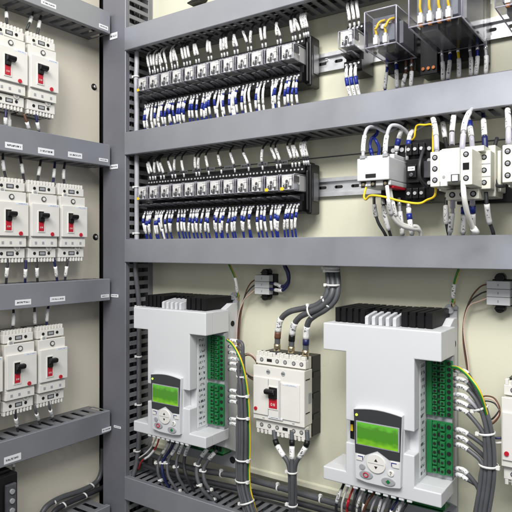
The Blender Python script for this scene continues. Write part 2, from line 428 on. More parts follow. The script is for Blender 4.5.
    q = MB(); zz = z0+(z1-z0)*.20; cx = (x0+x1)/2; s_ = (x1-x0)*.15       # white ON marking
    n = 12
    for i in range(n):
        a0 = 2*math.pi*i/n; a1 = 2*math.pi*(i+1)/n
        def pp(a, r): return (cx-s_*1.1+math.cos(a)*r*.75, F-.0018, zz+math.sin(a)*r)
        k0 = len(q.v); q.v += [pp(a0, s_*.95), pp(a1, s_*.95), pp(a1, s_*.6), pp(a0, s_*.6)]; q.face([k0+3, k0+2, k0+1, k0])
    q = MB() if False else q
    bx = cx+s_*.3; ww = s_*.32; hh = s_*.95
    for px_ in ((bx, bx+ww), (bx+s_*1.05, bx+s_*1.05+ww)):
        k0 = len(q.v); q.v += [(px_[0], F-.0018, zz-hh), (px_[1], F-.0018, zz-hh), (px_[1], F-.0018, zz+hh), (px_[0], F-.0018, zz+hh)]; q.face([k0, k0+1, k0+2, k0+3])
    k0 = len(q.v); q.v += [(bx, F-.0018, zz+hh), (bx+ww, F-.0018, zz+hh), (bx+s_*1.37, F-.0018, zz-hh), (bx+s_*1.05, F-.0018, zz-hh)]; q.face([k0, k0+3, k0+2, k0+1])
    q.build('marking', [m_cream2], fl)
    q = MB(); zm = z0+(z1-z0)*.48; zk = z1-.010
    q.box(x0+.0015, x1-.0015, F-.006, F, zm, z1-.003)
    kx0, kx1 = (x0-.005, x1-.003) if big else (x0+.001, x1+.0065)
    q.prism([(F-.005, zk-.005), (F-.012, zk-.002), (F-.0135, zk+.003), (F-.0115, zk+.0062), (F-.004, zk+.0072)], kx0, kx1, 'x')
    q.build('toggle', [m_black], t, .0008)
    return t
bw, bh = .068, .174
row_lab = {
 1: ['topmost left breaker, cropped by the picture edge, beside its twin', 'right breaker of the top pair on side panel'],
 2: ['leftmost breaker of the middle trio, below two wires at the edge', 'middle breaker of the trio in the second row', 'right breaker of the trio, nearest the lone black screw'],
 3: ['sliver of a lower breaker at the very left picture edge', 'lower breaker left of its twin above the dark slotted duct', 'lower right breaker above the dark slotted duct fingers']}
proto = make_breaker(bw, bh, .072, False, row_lab[1][1], (XP, .7385, .284), R_(90))
def place_b(y, z, lab):
    c = copy_tree(proto); c.location = (XP, y, z); c['label'] = lab; return c
place_b(.6625, .284, row_lab[1][0])
for i in range(3): place_b(.6645+i*.076, -.030, row_lab[2][i])
for i in range(3): place_b(.6062+i*.0778, -.3430, row_lab[3][i])
W1 = .117; H1 = .167
big = make_breaker(W1, H1, .072, True, 'large three pole breaker on back panel between the two white drives', (-.684, YP, -.378), 0)
big2 = copy_tree(big); big2.location = (-.2055, YP, -.375); big2['label'] = 'large breaker cut off by the right picture edge, showing its red button'

# ------------------------------------------------------------------ DIN rails
def din(x0, x1, zc, lab):
    t = empty('mounting_rail', (x0, YP, zc), 0, lab, 'mounting rail', 'steel mounting rails'); L = x1-x0
    prof = [(-.0005, -.0125), (-.0075, -.0125), (-.0075, -.0185), (-.0090, -.0185), (-.0090, -.011), (-.002, -.011),
            (-.002, .011), (-.0090, .011), (-.0090, .0185), (-.0075, .0185), (-.0075, .0125), (-.0005, .0125)]
    MB().prism(prof, 0, L, 'x').build('rail', [m_metal], t)
    x = .02
    while x < L-.02:
        q = MB(); q.box(x, x+.012, -.0024, -.0018, -.003, .003); q.disc(x, 0, -.0024, -.0018, .003, n=10); q.disc(x+.012, 0, -.00245, -.0018, .003, n=10)
        q.build('slot', [m_hole], t); x += .036
    return t
din(-1.02, .25, .3715, 'zinc mounting rail behind the upper relay row and clear boxes')
din(-1.02, .25, .1215, 'zinc mounting rail behind the lower relay row and contactors')
for px, py, lab in [(327, 60, 'small screw in the upper mounting rail')]:
    p = M(px, py, YP-.002); t = empty('rail_screw', p, 0, lab, 'screw')
    MB().cyl((0, 0, 0), (0, -.003, 0), .0035, 12).build('screw_head', [m_metal], t); MB().box(-.003, .003, -.0036, -.003, -.0005, .0005).build('screw_slot', [m_hole], t)
# dark seam across the panel behind the contactors, with printed strip over the relays
a = M(318, 158, YP); MB_ = MB().box(-1.0, .3, YP-.0012, YP-.0002, a.z-.0012, a.z+.0012)
tag(MB_.build('panel_seam', [m_wgrey]), 'thin dark line across the panel above the lower relay row', 'trim strip')
k = 0
for px in (160, 172, 184, 197, 211, 229, 246, 263, 283):
    a = M(px, 170+(-.05)*(px-160)+1, YP); MB_ = MB().box(a.x-.013, a.x+.013, YP-.0016, YP-.0003, .176, .186)
    tag(MB_.build('label_strip', [m_sticker]), 'white paper label on the panel over the lower relay row, %s from left' % ORD[k], 'label', 'panel labels above the lower relays'); k += 1

# ------------------------------------------------------------------ relays
pitch = .0357; RX0 = -1.0006
def make_socket(loc, lab, grp):
    t = empty('relay_socket', loc, 0, lab, 'relay socket', grp); w = pitch-.0004
    b = MB()
    b.prism([(-.004, -.050), (-.055, -.050), (-.058, -.046), (-.058, -.030), (-.049, -.028), (-.049, -.014), (-.030, -.012), (-.030, .026), (-.045, .028), (-.045, .040), (-.022, .042), (-.022, .05), (-.004, .05)], 0, w, 'x')
    for x in range(5): b.box(.003+x*.0075, .0042+x*.0075, -.0595, -.0581, -.048, -.031)
    b.build('socket_body', [m_black], t, .0005, 1)
    for x in range(4):
        MB().cyl((.0035+x*.0085+.0012, -.058, -.036), (.0035+x*.0085+.0012, -.0600, -.036), .0021, 8).build('screw', [m_metal], t)
        MB().cyl((.0035+x*.0085+.0012, -.045, .034), (.0035+x*.0085+.0012, -.0470, .034), .0020, 8).build('screw', [m_metal], t)
    q = MB(); q.prism([(-.050, -.0265), (-.080, -.0215), (-.080, -.0195), (-.050, -.0185)], .004, .012, 'x'); q.prism([(-.050, -.0265), (-.084, -.0215), (-.084, -.0195), (-.050, -.0185)], .020, .028, 'x'); q.build('retaining_lever', [m_dgrey], t, .0005)
    return t
def make_relay(loc, lab, grp, dot=False):
    t = empty('relay', loc, 0, lab, 'relay', grp); w = .0325; h = .034
    MB().box(.001, w-.001, -.036, -.0305, -h/2-.001, h/2+.001).build('relay_base', [m_black], t)
    c = MB(); c.prism([(-.036, -h/2), (-.090, -h/2+.001), (-.093, -h/2+.004), (-.093, h/2-.004), (-.090, h/2-.001), (-.036, h/2)], 0, w, 'x'); cv = c.build('clear_cover', [m_clear], t)
    e = MB(); r = .0006
    for x in (r, w-r):
        e.tube([(x, -.037, -h/2), (x, -.090, -h/2+.001), (x, -.093, -h/2+.004), (x, -.093, h/2-.004), (x, -.090, h/2-.001), (x, -.037, h/2)], r, 5)
    for z in (-h/2+.003, h/2-.003): e.tube([(0, -.0925, z), (w, -.0925, z)], r*.9, 5)
    e.build('cover_edge', [m_edge], cv)
    a_ = random.uniform(-.0006, .0006)
    m = MB(); m.disc(.0125+a_, .0045, -.0905, -.0895, .0078, n=18); m.box(.003, w-.003, -.066, -.040, -h/2+.002, h/2-.002); m.box(.003, .0115, -.089, -.0662, -.0135, .0145); m.box(.0117, .025, -.089, -.0662, .0065, .0145)
    m.box(.019, .0245, -.088, -.0662, -.007, .0063); m.prism([(.012, -.0140), (.029, -.0140), (.025, -.0095), (.012, -.0095)], -.088, -.0662, 'y')
    m.build('relay_frame', [m_relay], t, .0008)
    k = MB(); k.cyl((.0153, -.082, -.001), (.0153, -.0665, -.001), .0036, 14); k.build('coil', [m_dgrey if random.random() < .5 else m_wpink], t)
    q = MB()
    for x in (.0125, .0165, .0262, .0285): q.box(x, x+.0012, -.0905, -.0662, -.0128, .001-.004*(x > .02))
    q.build('contacts', [m_metal], t)
    q = MB(); q.box(.0262, .0292, -.086, -.0662, .0015, .013); q.box(.006, .0095, -.0898, -.0892, -.010, -.004); q.disc(.0155+a_, .002, -.0912, -.0906, .0030, n=10); q.prism([(.010, -.0125), (.0145, -.0125), (.0165, -.003), (.0135, -.002)], -.0912, -.0895, 'y'); q.box(.021, .0255, -.0895, -.0885, -.0135, -.0065); q.build('contact_block', [m_dgrey], t)
    if dot: MB().box(.003, .010, -.0942, -.0934, -.0155, -.0095).build('yellow_mark', [m_wyel], t)
    return t
relays = []
for row, zc, rn in ((0, .3735, 'upper'), (1, .1225, 'lower')):
    for i in range(12):
        x = RX0+i*pitch
        edge = ', next to the tall duct' if i == 0 else (', at the right end' if i == 11 else '')
        sl = 'black socket of the %s relay in the %s row%s' % (ORD[i], rn, edge)
        rl = 'clear boxed relay, %s from left in the %s row%s' % (ORD[i], rn, edge)
        s_ = make_socket((x-.001, YP-.009, zc-.002), sl, 'relay sockets in two rows')
        r_ = make_relay((x, YP, zc+.004), rl, 'relays in two rows', dot=(i == 0 or (row == 1 and i > 9)))
    t = empty('end_block', (RX0+12*pitch, YP, zc), 0, 'black end block closing the %s relay row on its right' % rn, 'end block', 'relay row end blocks')
    q = MB(); q.box(-.001, .0105, -.050, -.014, -.056, .043); q.box(.001, .007, -.056, -.050, -.05, .03); q.build('block_body', [m_black], t, .003)
    q = MB(); q.box(.0106, .0116, -.04, -.022, -.03, .025); q.build('side_rib', [m_dgrey], t)
# lone relay
p0 = -.4817
make_socket((p0-.001, YP-.009, .3735), 'black socket of the lone relay left of the clear boxes', 'relay sockets in two rows')
q = make_relay((p0, YP, .3775), 'lone clear relay on the rail left of the clear boxes', 'relays in two rows')

# wires above and below the relays
def relay_wires():
    rnd = random.Random(3)
    up_counts = {0: [4,3,3,3,2,2,3,2,2,2,2,3], 1: [3,2,2,1,2,1,1,1,1,1,2,3]}
    dn_counts = {0: [4,4,4,4,3,4,4,4,3,3,4,4], 1: [4,4,3,3,4,3,4,3,4,3,4,4]}
    for row, zc, rn in ((0, .3735, 'upper'), (1, .1225, 'lower')):
        ztop = zc+.091; zbot = zc-.102
        for i in range(12):
            x = RX0+i*pitch
            n = up_counts[row][i]
            for k in range(n):
                xx = x+.006+k*.0085+rnd.uniform(-.0012, .0012); lean = rnd.uniform(-.008, .004)
                wh = (row == 0 and i < 3 and k % 2 == 0)
                ys = YP-.054
                dk = rnd.random()
                wire('%s wire with printed sleeve above %s relay of %s row, %s of %s' % ('white' if wh else 'dark', ORD[i], rn, ORD[k], NUM[n]),
                     [(xx+lean*2.2, YP-.035, ztop+.012), (xx+lean*1.6, ys-.004, ztop-.006), (xx+lean*.5, ys-.006, ztop-.025), (xx, ys-.002, zc+.052), (xx, YP-.052, zc+.036)],
                     .0019, m_wwhite if wh else m_wdark, [(.42+.08*dk, .74+.06*dk, m_sleeve, 1.6, 'marker_sleeve'), (.86, .97, m_metal, 1.2, 'ferrule')], group='wires above the relays')
            n = dn_counts[row][i]
            for k in range(n):
                xx = x+.0035+k*(.0088 if n < 4 else .0072)+rnd.uniform(-.0012, .0012); lean = rnd.uniform(-.009, .003)
                blue = (rnd.random() < (.78 if row == 0 else .92))
                if row == 0 and (i in (8, 9) and k != 0): blue = False
                w = m_wwhite if (row == 0 and (not blue or rnd.random() < .15)) else (m_wblue if blue or rnd.random() < .8 else m_wdark)
                sl = [(.02, .12, m_metal, 1.25, 'ferrule')]
                if blue and row == 1: sl += [(.12, .22, m_sleeve, 1.4, 'marker_sleeve'), (.222, .33, m_wblue, 1.5, 'blue_band'), (.332, .56, m_sleeve, 1.4, 'marker_sleeve')]
                elif blue: sl += [(.14, .26, m_sleeve, 1.4, 'marker_sleeve'), (.262, .40, m_wblue, 1.5, 'blue_band'), (.402, .58, m_sleeve, 1.4, 'marker_sleeve')]
                else: sl += [(.13, .47, m_sleeve, 1.4, 'marker_sleeve'), (.49, .80, m_sleeve, 1.35, 'marker_sleeve')]
                if blue and row == 0 and k == 2: sl.append((.802, .9, m_wblue, 1.5, 'blue_band'))
                j_ = rnd.uniform(-.03, .06); sl = [sl[0]]+[(max(.125, a_+(j_ if a_ > .125 else 0)), b_+j_, m_, f_, n_) for a_, b_, m_, f_, n_ in sl[1:]]
                cn = 'white sleeved' if not blue else 'blue banded'
                wire('%s wire under %s relay of %s row, %s of %s' % (cn, ORD[i], rn, ORD[k], NUM[n]),
                     [(xx, YP-.066, zc-.036), (xx+lean*.2, YP-.072+rnd.uniform(-.004, .004), zc-.056), (xx+lean*.8, YP-.070, zc-.078), (xx+lean*1.2, YP-.06, zbot-.004), (xx+lean*1.4, YP-.05, zbot-.02)],
                     .0019, w, sl, group='wires below the relays')
relay_wires()
for k in range(3):     # extra wires at end block of each row, lone relay wires
    x = RX0+12*pitch-.004+k*.005
    for row, zc, rn in ((0, .3735, 'upper'), (1, .1225, 'lower')):
        wire('dark wire with white sleeve above the end block of %s row, %s of three' % (rn, ORD[k]), [(x-.002, YP-.035, zc+.10), (x-.003, YP-.06, zc+.08), (x, YP-.056, zc+.055), (x, YP-.05, zc+.038)], .0018, m_wdark,
             [(.35, .75, m_sleeve, 1.6, 'marker_sleeve'), (.85, .98, m_metal, 1.2, 'ferrule')], group='wires above the relays')
    x = p0+.005+k*.009
    wire('dark wire with white sleeve above the lone relay, %s of three' % ORD[k], [(x-.004, YP-.035, .475), (x-.004, YP-.055, .455), (x, YP-.058, .43), (x, YP-.052, .408)], .002, m_wdark,
         [(.35, .8, m_sleeve, 1.6, 'marker_sleeve'), (.86, .98, m_metal, 1.2, 'ferrule')], group='wires above the lone relay')
    wire('blue banded white wire below the lone relay, %s of three' % ORD[k], [(x, YP-.066, .338), (x+.001, YP-.072, .318), (x+.004, YP-.07, .294), (x+.008, YP-.06, .266), (x+.009, YP-.05, .255)], .002, m_wwhite,
         [(.02, .1, m_metal, 1.3, 'ferrule'), (.1, .3, m_sleeve, 1.6, 'marker_sleeve'), (.3, .46, m_wblue, 1.9, 'blue_band'), (.46, .78, m_sleeve, 1.6, 'marker_sleeve'), (.78, .9, m_wblue, 1.8, 'blue_band')], group='wires below the lone relay')

# ------------------------------------------------------------------ clear boxed controllers
def clearbox(x0, x1, z0, z1, yf, lab, nconn, wcol):
    W = x1-x0; H = z1-z0; D = YP-yf
    t = empty('clear_boxed_controller', (x0, YP, z0), 0, lab, 'controller', 'controllers under clear covers')
    MB().box(.003, W-.003, -.05, -.009, -.020, H-.004).build('socket', [m_black], t, .001)
    c = MB(); c.box(0, W, -D, -.050, 0, H); cv = c.build('clear_cover', [m_clearbig], t, .0015)
    e = MB(); r = .0011
    for x in (r, W-r):
        for z in (r, H-r): e.tube([(x, -.051, z), (x, -D+r, z)], r, 6)
        e.tube([(x, -D+r, r), (x, -D+r, H-r)], r, 6)
    for z in (r, H-r): e.tube([(r, -D+r, z), (W-r, -D+r, z)], r, 6)
    e.tube([(r, -.052, r), (W-r, -.052, r)], r, 6)
    e.build('cover_edge', [m_edge], cv)
    m = MB(); m.box(.006, W-.012, -D+.022, -.052, .014, H-.006); m.build('device_body', [m_slate], t, .001)
    m = MB(); m.box(.008, W*.42, -D+.040, -.054, .003, .0135); m.build('pale_block', [m_grey], t, .001)
    m = MB(); m.box(W*.46, W-.014, -D+.034, -.054, .002, .0135); m.build('black_block', [m_black], t, .001)
    q = MB(); q.box(.010, W-.016, -D+.0208, -D+.0219, H-.020, H-.0185); q.disc(W*.45, H*.62, -D+.018, -D+.0219, .004); q.build('contact_strip', [m_metal], t)
    for i in range(nconn):
        x = .010+(W-.024)*(i+.35)/nconn
        k = MB(); k.box(x-.0038, x+.0038, -D+.010, -D+.0215, .008, .020); k.box(x-.0022, x+.0022, -D+.011, -D+.0205, .020, .0245); k.build('connector', [m_relay], t, .0006)
        k = MB(); k.box(x-.0022, x+.0022, -D+.012, -D+.018, .0035, .008); k.build('contact_blade', [m_orange if wcol == 'o' else m_metal], t)
        k = MB(); up = H*.62
        k.tube(smooth([(x, -D+.016, .0245), (x-.001, -D+.013, .034), (x+.001, -D+.012, up*.9), (x+.006, -D+.014, up+.006), (x+.013, -D+.020, up+.010)]), .0021, 8)
        k.build('yellow_wire', [m_wyel], t)
    m = MB(); m.box(W-.011, W-.004, -D+.04, -.055, .012, H-.012); m.build('side_plate', [m_grey], t, .0008)
    q = MB()
    for i in range(4): q.tube(smooth([(W*.25+i*W*.16, -D+.0205, H*.75), (W*.27+i*W*.16, -D+.017, H*.70+.002*i), (W*.33+i*W*.15, -D+.0205, H*.66)]), .0009, 6)
    q.build('jumper', [m_copper], t)
    return t
clearbox(-.407, -.350, .331, .393, .903, 'small clear covered controller with two white connectors and yellow wires', 2, 'm')
clearbox(-.3145, -.2344, .3317, .425, .857, 'large clear covered controller with four white connectors at top right', 4, 'o')
clearbox(-.190, -.110, .3317, .425, .854, 'clear covered controller cut by the top right picture corner', 4, 'o')
q = empty('black_terminal_block', (-.345, YP, .30), 0, 'black terminal block behind the gap between two clear covered controllers', 'terminal block')
MB().box(0, .030, -.05, -.009, .0, .10).build('block_body', [m_black], q, .001)
for i in range(3): MB().cyl((.006+i*.009, -.05, .010), (.006+i*.009, -.053, .010), .003, 8).build('screw', [m_copper], q)
lw = [(378+9, 66, 388-3, 88, 'navy', 'first'), (396, 62, 397, 88, 'navy', 'second'), (406, 70, 403, 85, 'brown', 'third'), (411.5, 66, 411, 85, 'brown', 'fourth'),
      (442, 54, 443, 80, 'white', 'fifth'), (450, 52, 448, 79, 'navy', 'sixth'), (458, 50, 459, 78, 'yellow', 'seventh'), (470, 50, 471, 75, 'white', 'eighth'), (477.5, 48, 476, 75, 'navy', 'ninth'), (485.5, 48, 486, 74, 'white', 'tenth')]
for (xa, ya, xb, yb, c_, o_) in lw:
    A = M(xa, ya, YP-.05); B = M(xb, yb, YP-.05)
    mm = {'navy': m_wblue, 'brown': m_wbrown, 'white': m_wlgrey, 'yellow': m_wyel}[c_]
    wire('%s wire hanging below the clear covered controllers, %s from left' % ({'navy': 'blue', 'brown': 'brown', 'white': 'pale', 'yellow': 'yellow'}[c_], o_),
         [A+Vector((0, 0, .016)), A, A.lerp(B, .5)+Vector((.002, -.004, 0)), B, B+Vector((0, .008, -.02))], .0024, mm,
         [(.16, .24, m_metal, 1.2, 'ferrule'), (.38, .74, m_sleeve, 1.5, 'marker_sleeve')], group='wires below the clear covered controllers')

# ------------------------------------------------------------------ contactors
def screwterm(t, x, z, F, r=.0042):
    MB().disc(x, z, F-.0006, F+.0015, r, n=14).build('screw_recess', [m_hole], t)
    q = MB(); q.disc(x, z, F-.0012, F-.0005, r*.6, n=10); q.box(x-r*.5, x+r*.5, F-.0018, F-.0011, z-.0004, z+.0004); q.build('screw', [m_grey], t)
# contactor 1: white front with recessed lower slots
t = empty('contactor', (-.4213, YP, .090), 0, 'white contactor on black base with looped wires, left of the other contactors', 'contactor', 'contactors')
q = MB(); q.box(.0, .0565, -.143, -.055, .022, .060); q.box(0, .0565, -.136, -.055, .0135, .0218); q.box(.002, .0545, -.115, -.055, .0602, .068); q.box(-.003, .014, -.132, -.08, .040, .056)
q.build('contactor_body', [m_white], t, .0016)
q = MB(); q.box(.044, .0575, -.125, -.07, .010, .0134); q.build('red_mark', [m_red], t)
for x in (.006, .046): MB().box(x, x+.009, -.1445, -.135, .0595, .0645).build('terminal_slot', [m_grey], t)
for x in (.005, .0225, .044):
    o = MB().box(x, x+.0085, -.1372, -.1358, .011, .0228).build('terminal_slot', [m_hole], t)
    MB().cyl((x+.0042, -.1372, .0165), (x+.0042, -.1388, .0165), .0026, 10).build('screw', [m_brass], o)
MB().box(.016, .034, -.1442, -.1425, .027, .033).build('indicator_slot', [m_hole], t)
q = MB(); q.box(.006, .058, -.055, -.009, -.012, .092); q.box(.012, .056, -.062, -.055, -.010, .0095); q.build('rear_housing', [m_black], t, .001)
for x in (.014, .030, .046): MB().cyl((x, -.055, .083), (x, -.058, .083), .004, 10).build('screw', [m_metal], t)
# black contactor beside it
t = empty('contactor', (-.3625, YP, .080), 0, 'black contactor between the white one and the ivory double contactor', 'contactor', 'contactors')
q = MB(); q.box(0, .048, -.070, -.009, .0, .105); q.box(.006, .028, -.086, -.07, .030, .070); q.box(.009, .025, -.092, -.0862, .038, .060)
for i in range(3): q.box(.003+i*.0112, .0128+i*.0112, -.080, -.070, .078, .098); q.box(.003+i*.0112, .0128+i*.0112, -.080, -.070, .004, .022)
q.build('contactor_body', [m_black], t, .0012)
for i in range(3):
    for z in (.088, .013): MB().cyl((.008+i*.0112, -.080, z), (.008+i*.0112, -.0825, z), .0030, 10).build('screw', [m_metal], t)
MB().box(.011, .023, -.0925, -.0921, .050, .057).build('printed_plate', [m_sticker], t)
q = MB(); q.box(.034, .046, -.080, -.070, .038, .066); q.disc(.017, .043, -.0945, -.092, .0035); q.build('coil_cap', [m_dgrey], t, .001)
for z in (.030, .052, .068, .088): MB().cyl((.041, -.0702, z), (.041, -.074, z), .0034, 10).build('screw', [m_metal], t)
# contactor 2 and 3: ivory with add-on block
def ivory(loc, lab):
    t = empty('contactor', loc, 0, lab, 'contactor', 'contactors'); W = .0615; H = .053; F = -.170
    q = MB(); q.box(0, .0145, F, -.085, 0, H); q.box(.0148, .0445, F-.003, -.085, .006, H+.001); q.box(.0448, W, F, -.085, 0, H); q.build('front_block', [m_ivory], t, .0012)
    q = MB(); q.box(-.002, .010, -.120, -.085, -.002, H-.006); q.box(.008, .058, -.118, -.085, -.017, -.0005); q.box(.004, .068, -.128, -.085, H+.0015, H+.010); q.build('lower_step', [m_ivory], t, .001)
    for z in (.010, .027, .044): screwterm(t, .0072, z, F)
    for z in (.010, .045): screwterm(t, .053, z, F)
    MB().box(.0485, .0575, F-.0008, F+.001, .0225, .0325).build('plug', [m_black], t)
    MB().box(.034, .0425, F-.0055, F-.003, .006, .015).build('white_button', [m_white], t, .0006)
    MB().box(.032, .0445, F-.0036, F-.0028, .0045, .0165).build('button_frame', [m_dgrey], t)
    MB().box(.017, .027, F-.006, F-.001, -.0005, .007).build('latch', [m_white], t, .0006)
    MB().disc(.0215, .0135, F-.0038, F-.0029, .0022, n=12).build('pin', [m_grey], t)
    for x in (.018, .034, .050): screwterm(t, x, -.009, -.118, .0048)
    # rear contactor seen to the right
    q = MB(); q.box(.008, .075, -.084, -.030, -.012, H+.016); q.box(.055, .074, -.112, -.0842, -.002, H+.004); q.build('rear_contactor', [m_ivory], t, .0014)
    for z in (.008, .027, .047): screwterm(t, .0645, z, -.112, .0042)
    q = MB(); q.box(.0555, .0735, -.1125, -.1117, .0165, .018); q.box(.0555, .0735, -.1125, -.1117, .036, .0375); q.build('phase_gap', [m_grey], t)
    q = MB(); q.box(.0755, .081, -.075, -.04, -.004, H+.008); q.build('side_shell', [m_ivory], t, .0012)
    q = MB(); q.box(.0, .094, -.0295, -.009, -.018, H+.018); q.build('rear_housing', [m_black], t, .001)
    return t
c2 = ivory((-.288, YP, .0925), 'ivory double contactor with round screws and white button, right of the black one')
c3 = copy_tree(c2); c3.location = (-.185, YP, .0925); c3['label'] = 'ivory contactor cut off by the right picture edge'

def mw(label, pl, r, m, sl=(), grp=None, m2=None, name='wire', n=8):     # pl: (px, py, Y)
    return wire(label, [M(a, b, c) for a, b, c in pl], r, m, sl, name=name, group=grp, m2=m2, n=n)
SL = lambda a, b, f=1.45: (a, b, m_sleeve, f, 'marker_sleeve')
g = 'wires around the contactors'
mw('pale grey wire arching over the left end of the white contactor', [(363, 160, .915), (363.5, 143, .93), (367, 129, .945), (375, 127, .97), (386, 132, .985), (397, 128, 1.0)], .0030, m_wlgrey, [SL(.12, .36, 1.3)], g)
mw('pale grey wire arching over the right end of the white contactor', [(385, 158, .915), (386, 140, .93), (390, 127, .945), (397, 125.5, .955), (405, 130, .975), (411, 135, .99), (422, 122, 1.0)], .0032, m_wlgrey, [SL(.08, .30, 1.3)], g)
mw('blue wire looping behind the pale arches', [(373, 158, .985), (370, 146, .99), (372, 138, .99), (377, 134, .995), (378, 124, 1.0)], .0026, m_wblue, [(.12, .26, m_wblue, 1.5, 'blue_band')], g)
mw('second blue wire curling down behind the white contactor', [(377, 133, 1.0), (374, 137, .99), (376, 141, .98), (379, 148, .985), (378, 158, .99)], .0026, m_wblue, (), g)
mw('white sleeved wire with blue band above the black base, leaning left', [(396, 158, .99), (397, 146, .985), (401, 132, .985), (408, 121, 1.0)], .0029, m_wdark, [(.02, .16, m_metal, 1.0, 'ferrule'), SL(.18, .3), (.3, .46, m_wblue, 1.6, 'blue_band'), SL(.46, .75)], g)
mw('white sleeved wire with blue band beside the black contactor', [(407, 160, .975), (408, 147, .975), (411, 133, .98), (420, 128, .99), (430, 120, 1.0)], .0029, m_wlgrey, [(.02, .12, m_metal, 1.0, 'ferrule'), SL(.14, .27), (.27, .38, m_wblue, 1.6, 'blue_band'), SL(.38, .6)], g)
mw('yellow jumper wire bent over the top of the black contactor', [(408, 142, .99), (414, 138, .975), (416.5, 126, .97), (425, 125, .965), (432.5, 125.5, .955), (433, 140, .93), (433, 158, .915)], .0017, m_wyel, (), g)
mw('yellow wire strung below the white contactor to the ivory one', [(367, 184, .915), (364, 196, .91), (366, 199.5, .91), (371, 195.5, .905), (385, 197, .90), (400, 201, .90), (418, 203.5, .90), (427, 200, .90), (435, 195, .895), (435.5, 178, .90)], .0019, m_wyel, [(.0, .03, m_metal, 1.4, 'ferrule')], g)
mw('white wire sweeping down and right from the white contactor', [(387, 186, .905), (388.5, 198, .90), (391, 214, .915), (400, 225, .935), (412, 229, .96), (420, 231, .98), (421, 242, .99)], .0033, m_wwhite, [SL(.15, .35, 1.2)], g)
mw('second white wire sweeping down from the white contactor', [(390, 188, .93), (393, 204, .94), (398, 220, .95), (408, 226, .965), (418, 227, .98), (422, 240, .99)], .0030, m_wwhite, [SL(.2, .4, 1.25)], g)
mw('dark curved wire under the left side of the white contactor', [(374, 196, .985), (374.5, 208, .98), (378, 222, .98), (385, 234, .99), (388, 243, 1.0)], .0028, m_wdark, [SL(.18, .42)], g)
mw('white sleeved wire under the middle of the white contactor', [(383, 198, .985), (384, 210, .975), (387, 224, .975), (392, 240, .99)], .0028, m_wdark, [(.05, .18, m_metal, 1.2, 'ferrule'), SL(.22, .75)], g)
mw('pale sleeved wire right of the sweeping white wires', [(399, 198, .985), (400, 212, .98), (402, 228, .98), (402, 244, .99)], .0028, m_wlgrey, [(.05, .18, m_metal, 1.2, 'ferrule'), SL(.3, .8)], g)
mw('blue banded wire under the black contactor', [(408.5, 202, .975), (409, 214, .97), (411, 228, .97), (413, 242, .98)], .0030, m_wlgrey, [(.02, .14, m_metal, 1.2, 'ferrule'), SL(.16, .3), (.3, .44, m_wblue, 1.6, 'blue_band'), SL(.44, .8)], g)
mw('dark cable bowed beside the black contactor', [(424, 148, .96), (420, 162, .94), (420, 178, .94), (428, 188, .96)], .0028, m_wdark, (), g)
for (lab, pl, mm, sl) in [
  ('white sleeved wire above the left screws of the ivory contactor', [(436.5, 152, .91), (436, 136, .92), (434, 122, .95), (431, 114, 1.0)], m_wlgrey, [(.02, .2, m_edge, 1.4, 'ferrule'), SL(.22, .75)]),
  ('white sleeved wire above the ivory contactor, second from left', [(452, 146, .94), (452, 132, .945), (453.5, 118, .96), (455, 110, 1.0)], m_wdark, [(.02, .22, m_edge, 1.4, 'ferrule'), SL(.25, .75)]),
  ('white wire curving over the ivory contactor, third from left', [(462, 152, .885), (463, 138, .89), (465, 122, .91), (471, 110, .95), (477, 106, 1.0)], m_wlgrey, [(.02, .18, m_edge, 1.4, 'ferrule'), SL(.22, .58)]),
  ('blue banded wire above the ivory contactor, fourth from left', [(472.5, 150, .945), (471.5, 138, .945), (469.5, 124, .96), (468, 110, 1.0)], m_wlgrey, [(.02, .2, m_edge, 1.3, 'ferrule'), SL(.22, .40), (.40, .54, m_wblue, 1.6, 'blue_band')]),
  ('navy wire above the right side of the ivory contactor', [(485.5, 156, .95), (485, 144, .95), (484, 128, .96), (483, 112, 1.0)], m_wnavy, [(.06, .30, m_wnavy, 1.5, 'navy_band'), SL(.32, .72)]),
  ('dark thin wire behind the left screws of the ivory contactor', [(447, 150, .99), (445, 138, .985), (443, 124, .99), (440, 114, 1.0)], m_wdark, [SL(.3, .7)]),
  ('white sleeved wire above the right edge contactor', [(508.5, 146, .90), (508.5, 132, .905), (508, 116, .94), (507, 102, 1.0)], m_wlgrey, [(.02, .2, m_edge, 1.4, 'ferrule'), SL(.22, .7)]),
  ('dark sleeved wire below the ivory contactor, first from left', [(446, 198, .985), (446, 212, .975), (447, 226, .975), (450, 240, .99)], m_wdark, [SL(.2, .6)]),
  ('white wire below the ivory contactor, second from left', [(452.5, 198, .94), (452.5, 210, .945), (451, 224, .955), (449, 240, .98)], m_wlgrey, [(.02, .2, m_edge, 1.4, 'ferrule'), SL(.3, .75)]),
  ('blue banded wire below the ivory contactor, third from left', [(463.5, 200, .965), (464, 210, .96), (463, 225, .965), (463, 240, .98)], m_wlgrey, [(.18, .34, m_wblue, 1.6, 'blue_band'), SL(.36, .8)]),
  ('blue banded wire below the ivory contactor, fourth from left', [(472.5, 196, .94), (472.5, 208, .95), (473, 222, .96), (473, 240, .98)], m_wlgrey, [(.02, .2, m_edge, 1.4, 'ferrule'), (.22, .36, m_wblue, 1.6, 'blue_band'), SL(.38, .75)]),
  ('dark curved wire below the right side of the ivory contactor', [(486, 192, .95), (487, 206, .95), (489, 220, .96), (493, 232, .97), (495, 244, .99)], m_wdark, [SL(.2, .55)]),
  ('dark wire drooping behind the gap right of the ivory contactor', [(497, 138, .99), (492, 160, .97), (496, 184, .97), (504, 186, .95)], m_wdark, [])]:
    mw(lab, pl, .0030, mm, sl, g)
mw('thick white wire curving down in front of the ivory contactor', [(463, 183, .885), (464, 196, .878), (467, 212, .89), (472, 226, .91), (477, 233, .92)], .0040, m_wwhite, [(.88, 1.0, m_tie, 1.25, 'sleeve_end')], g)

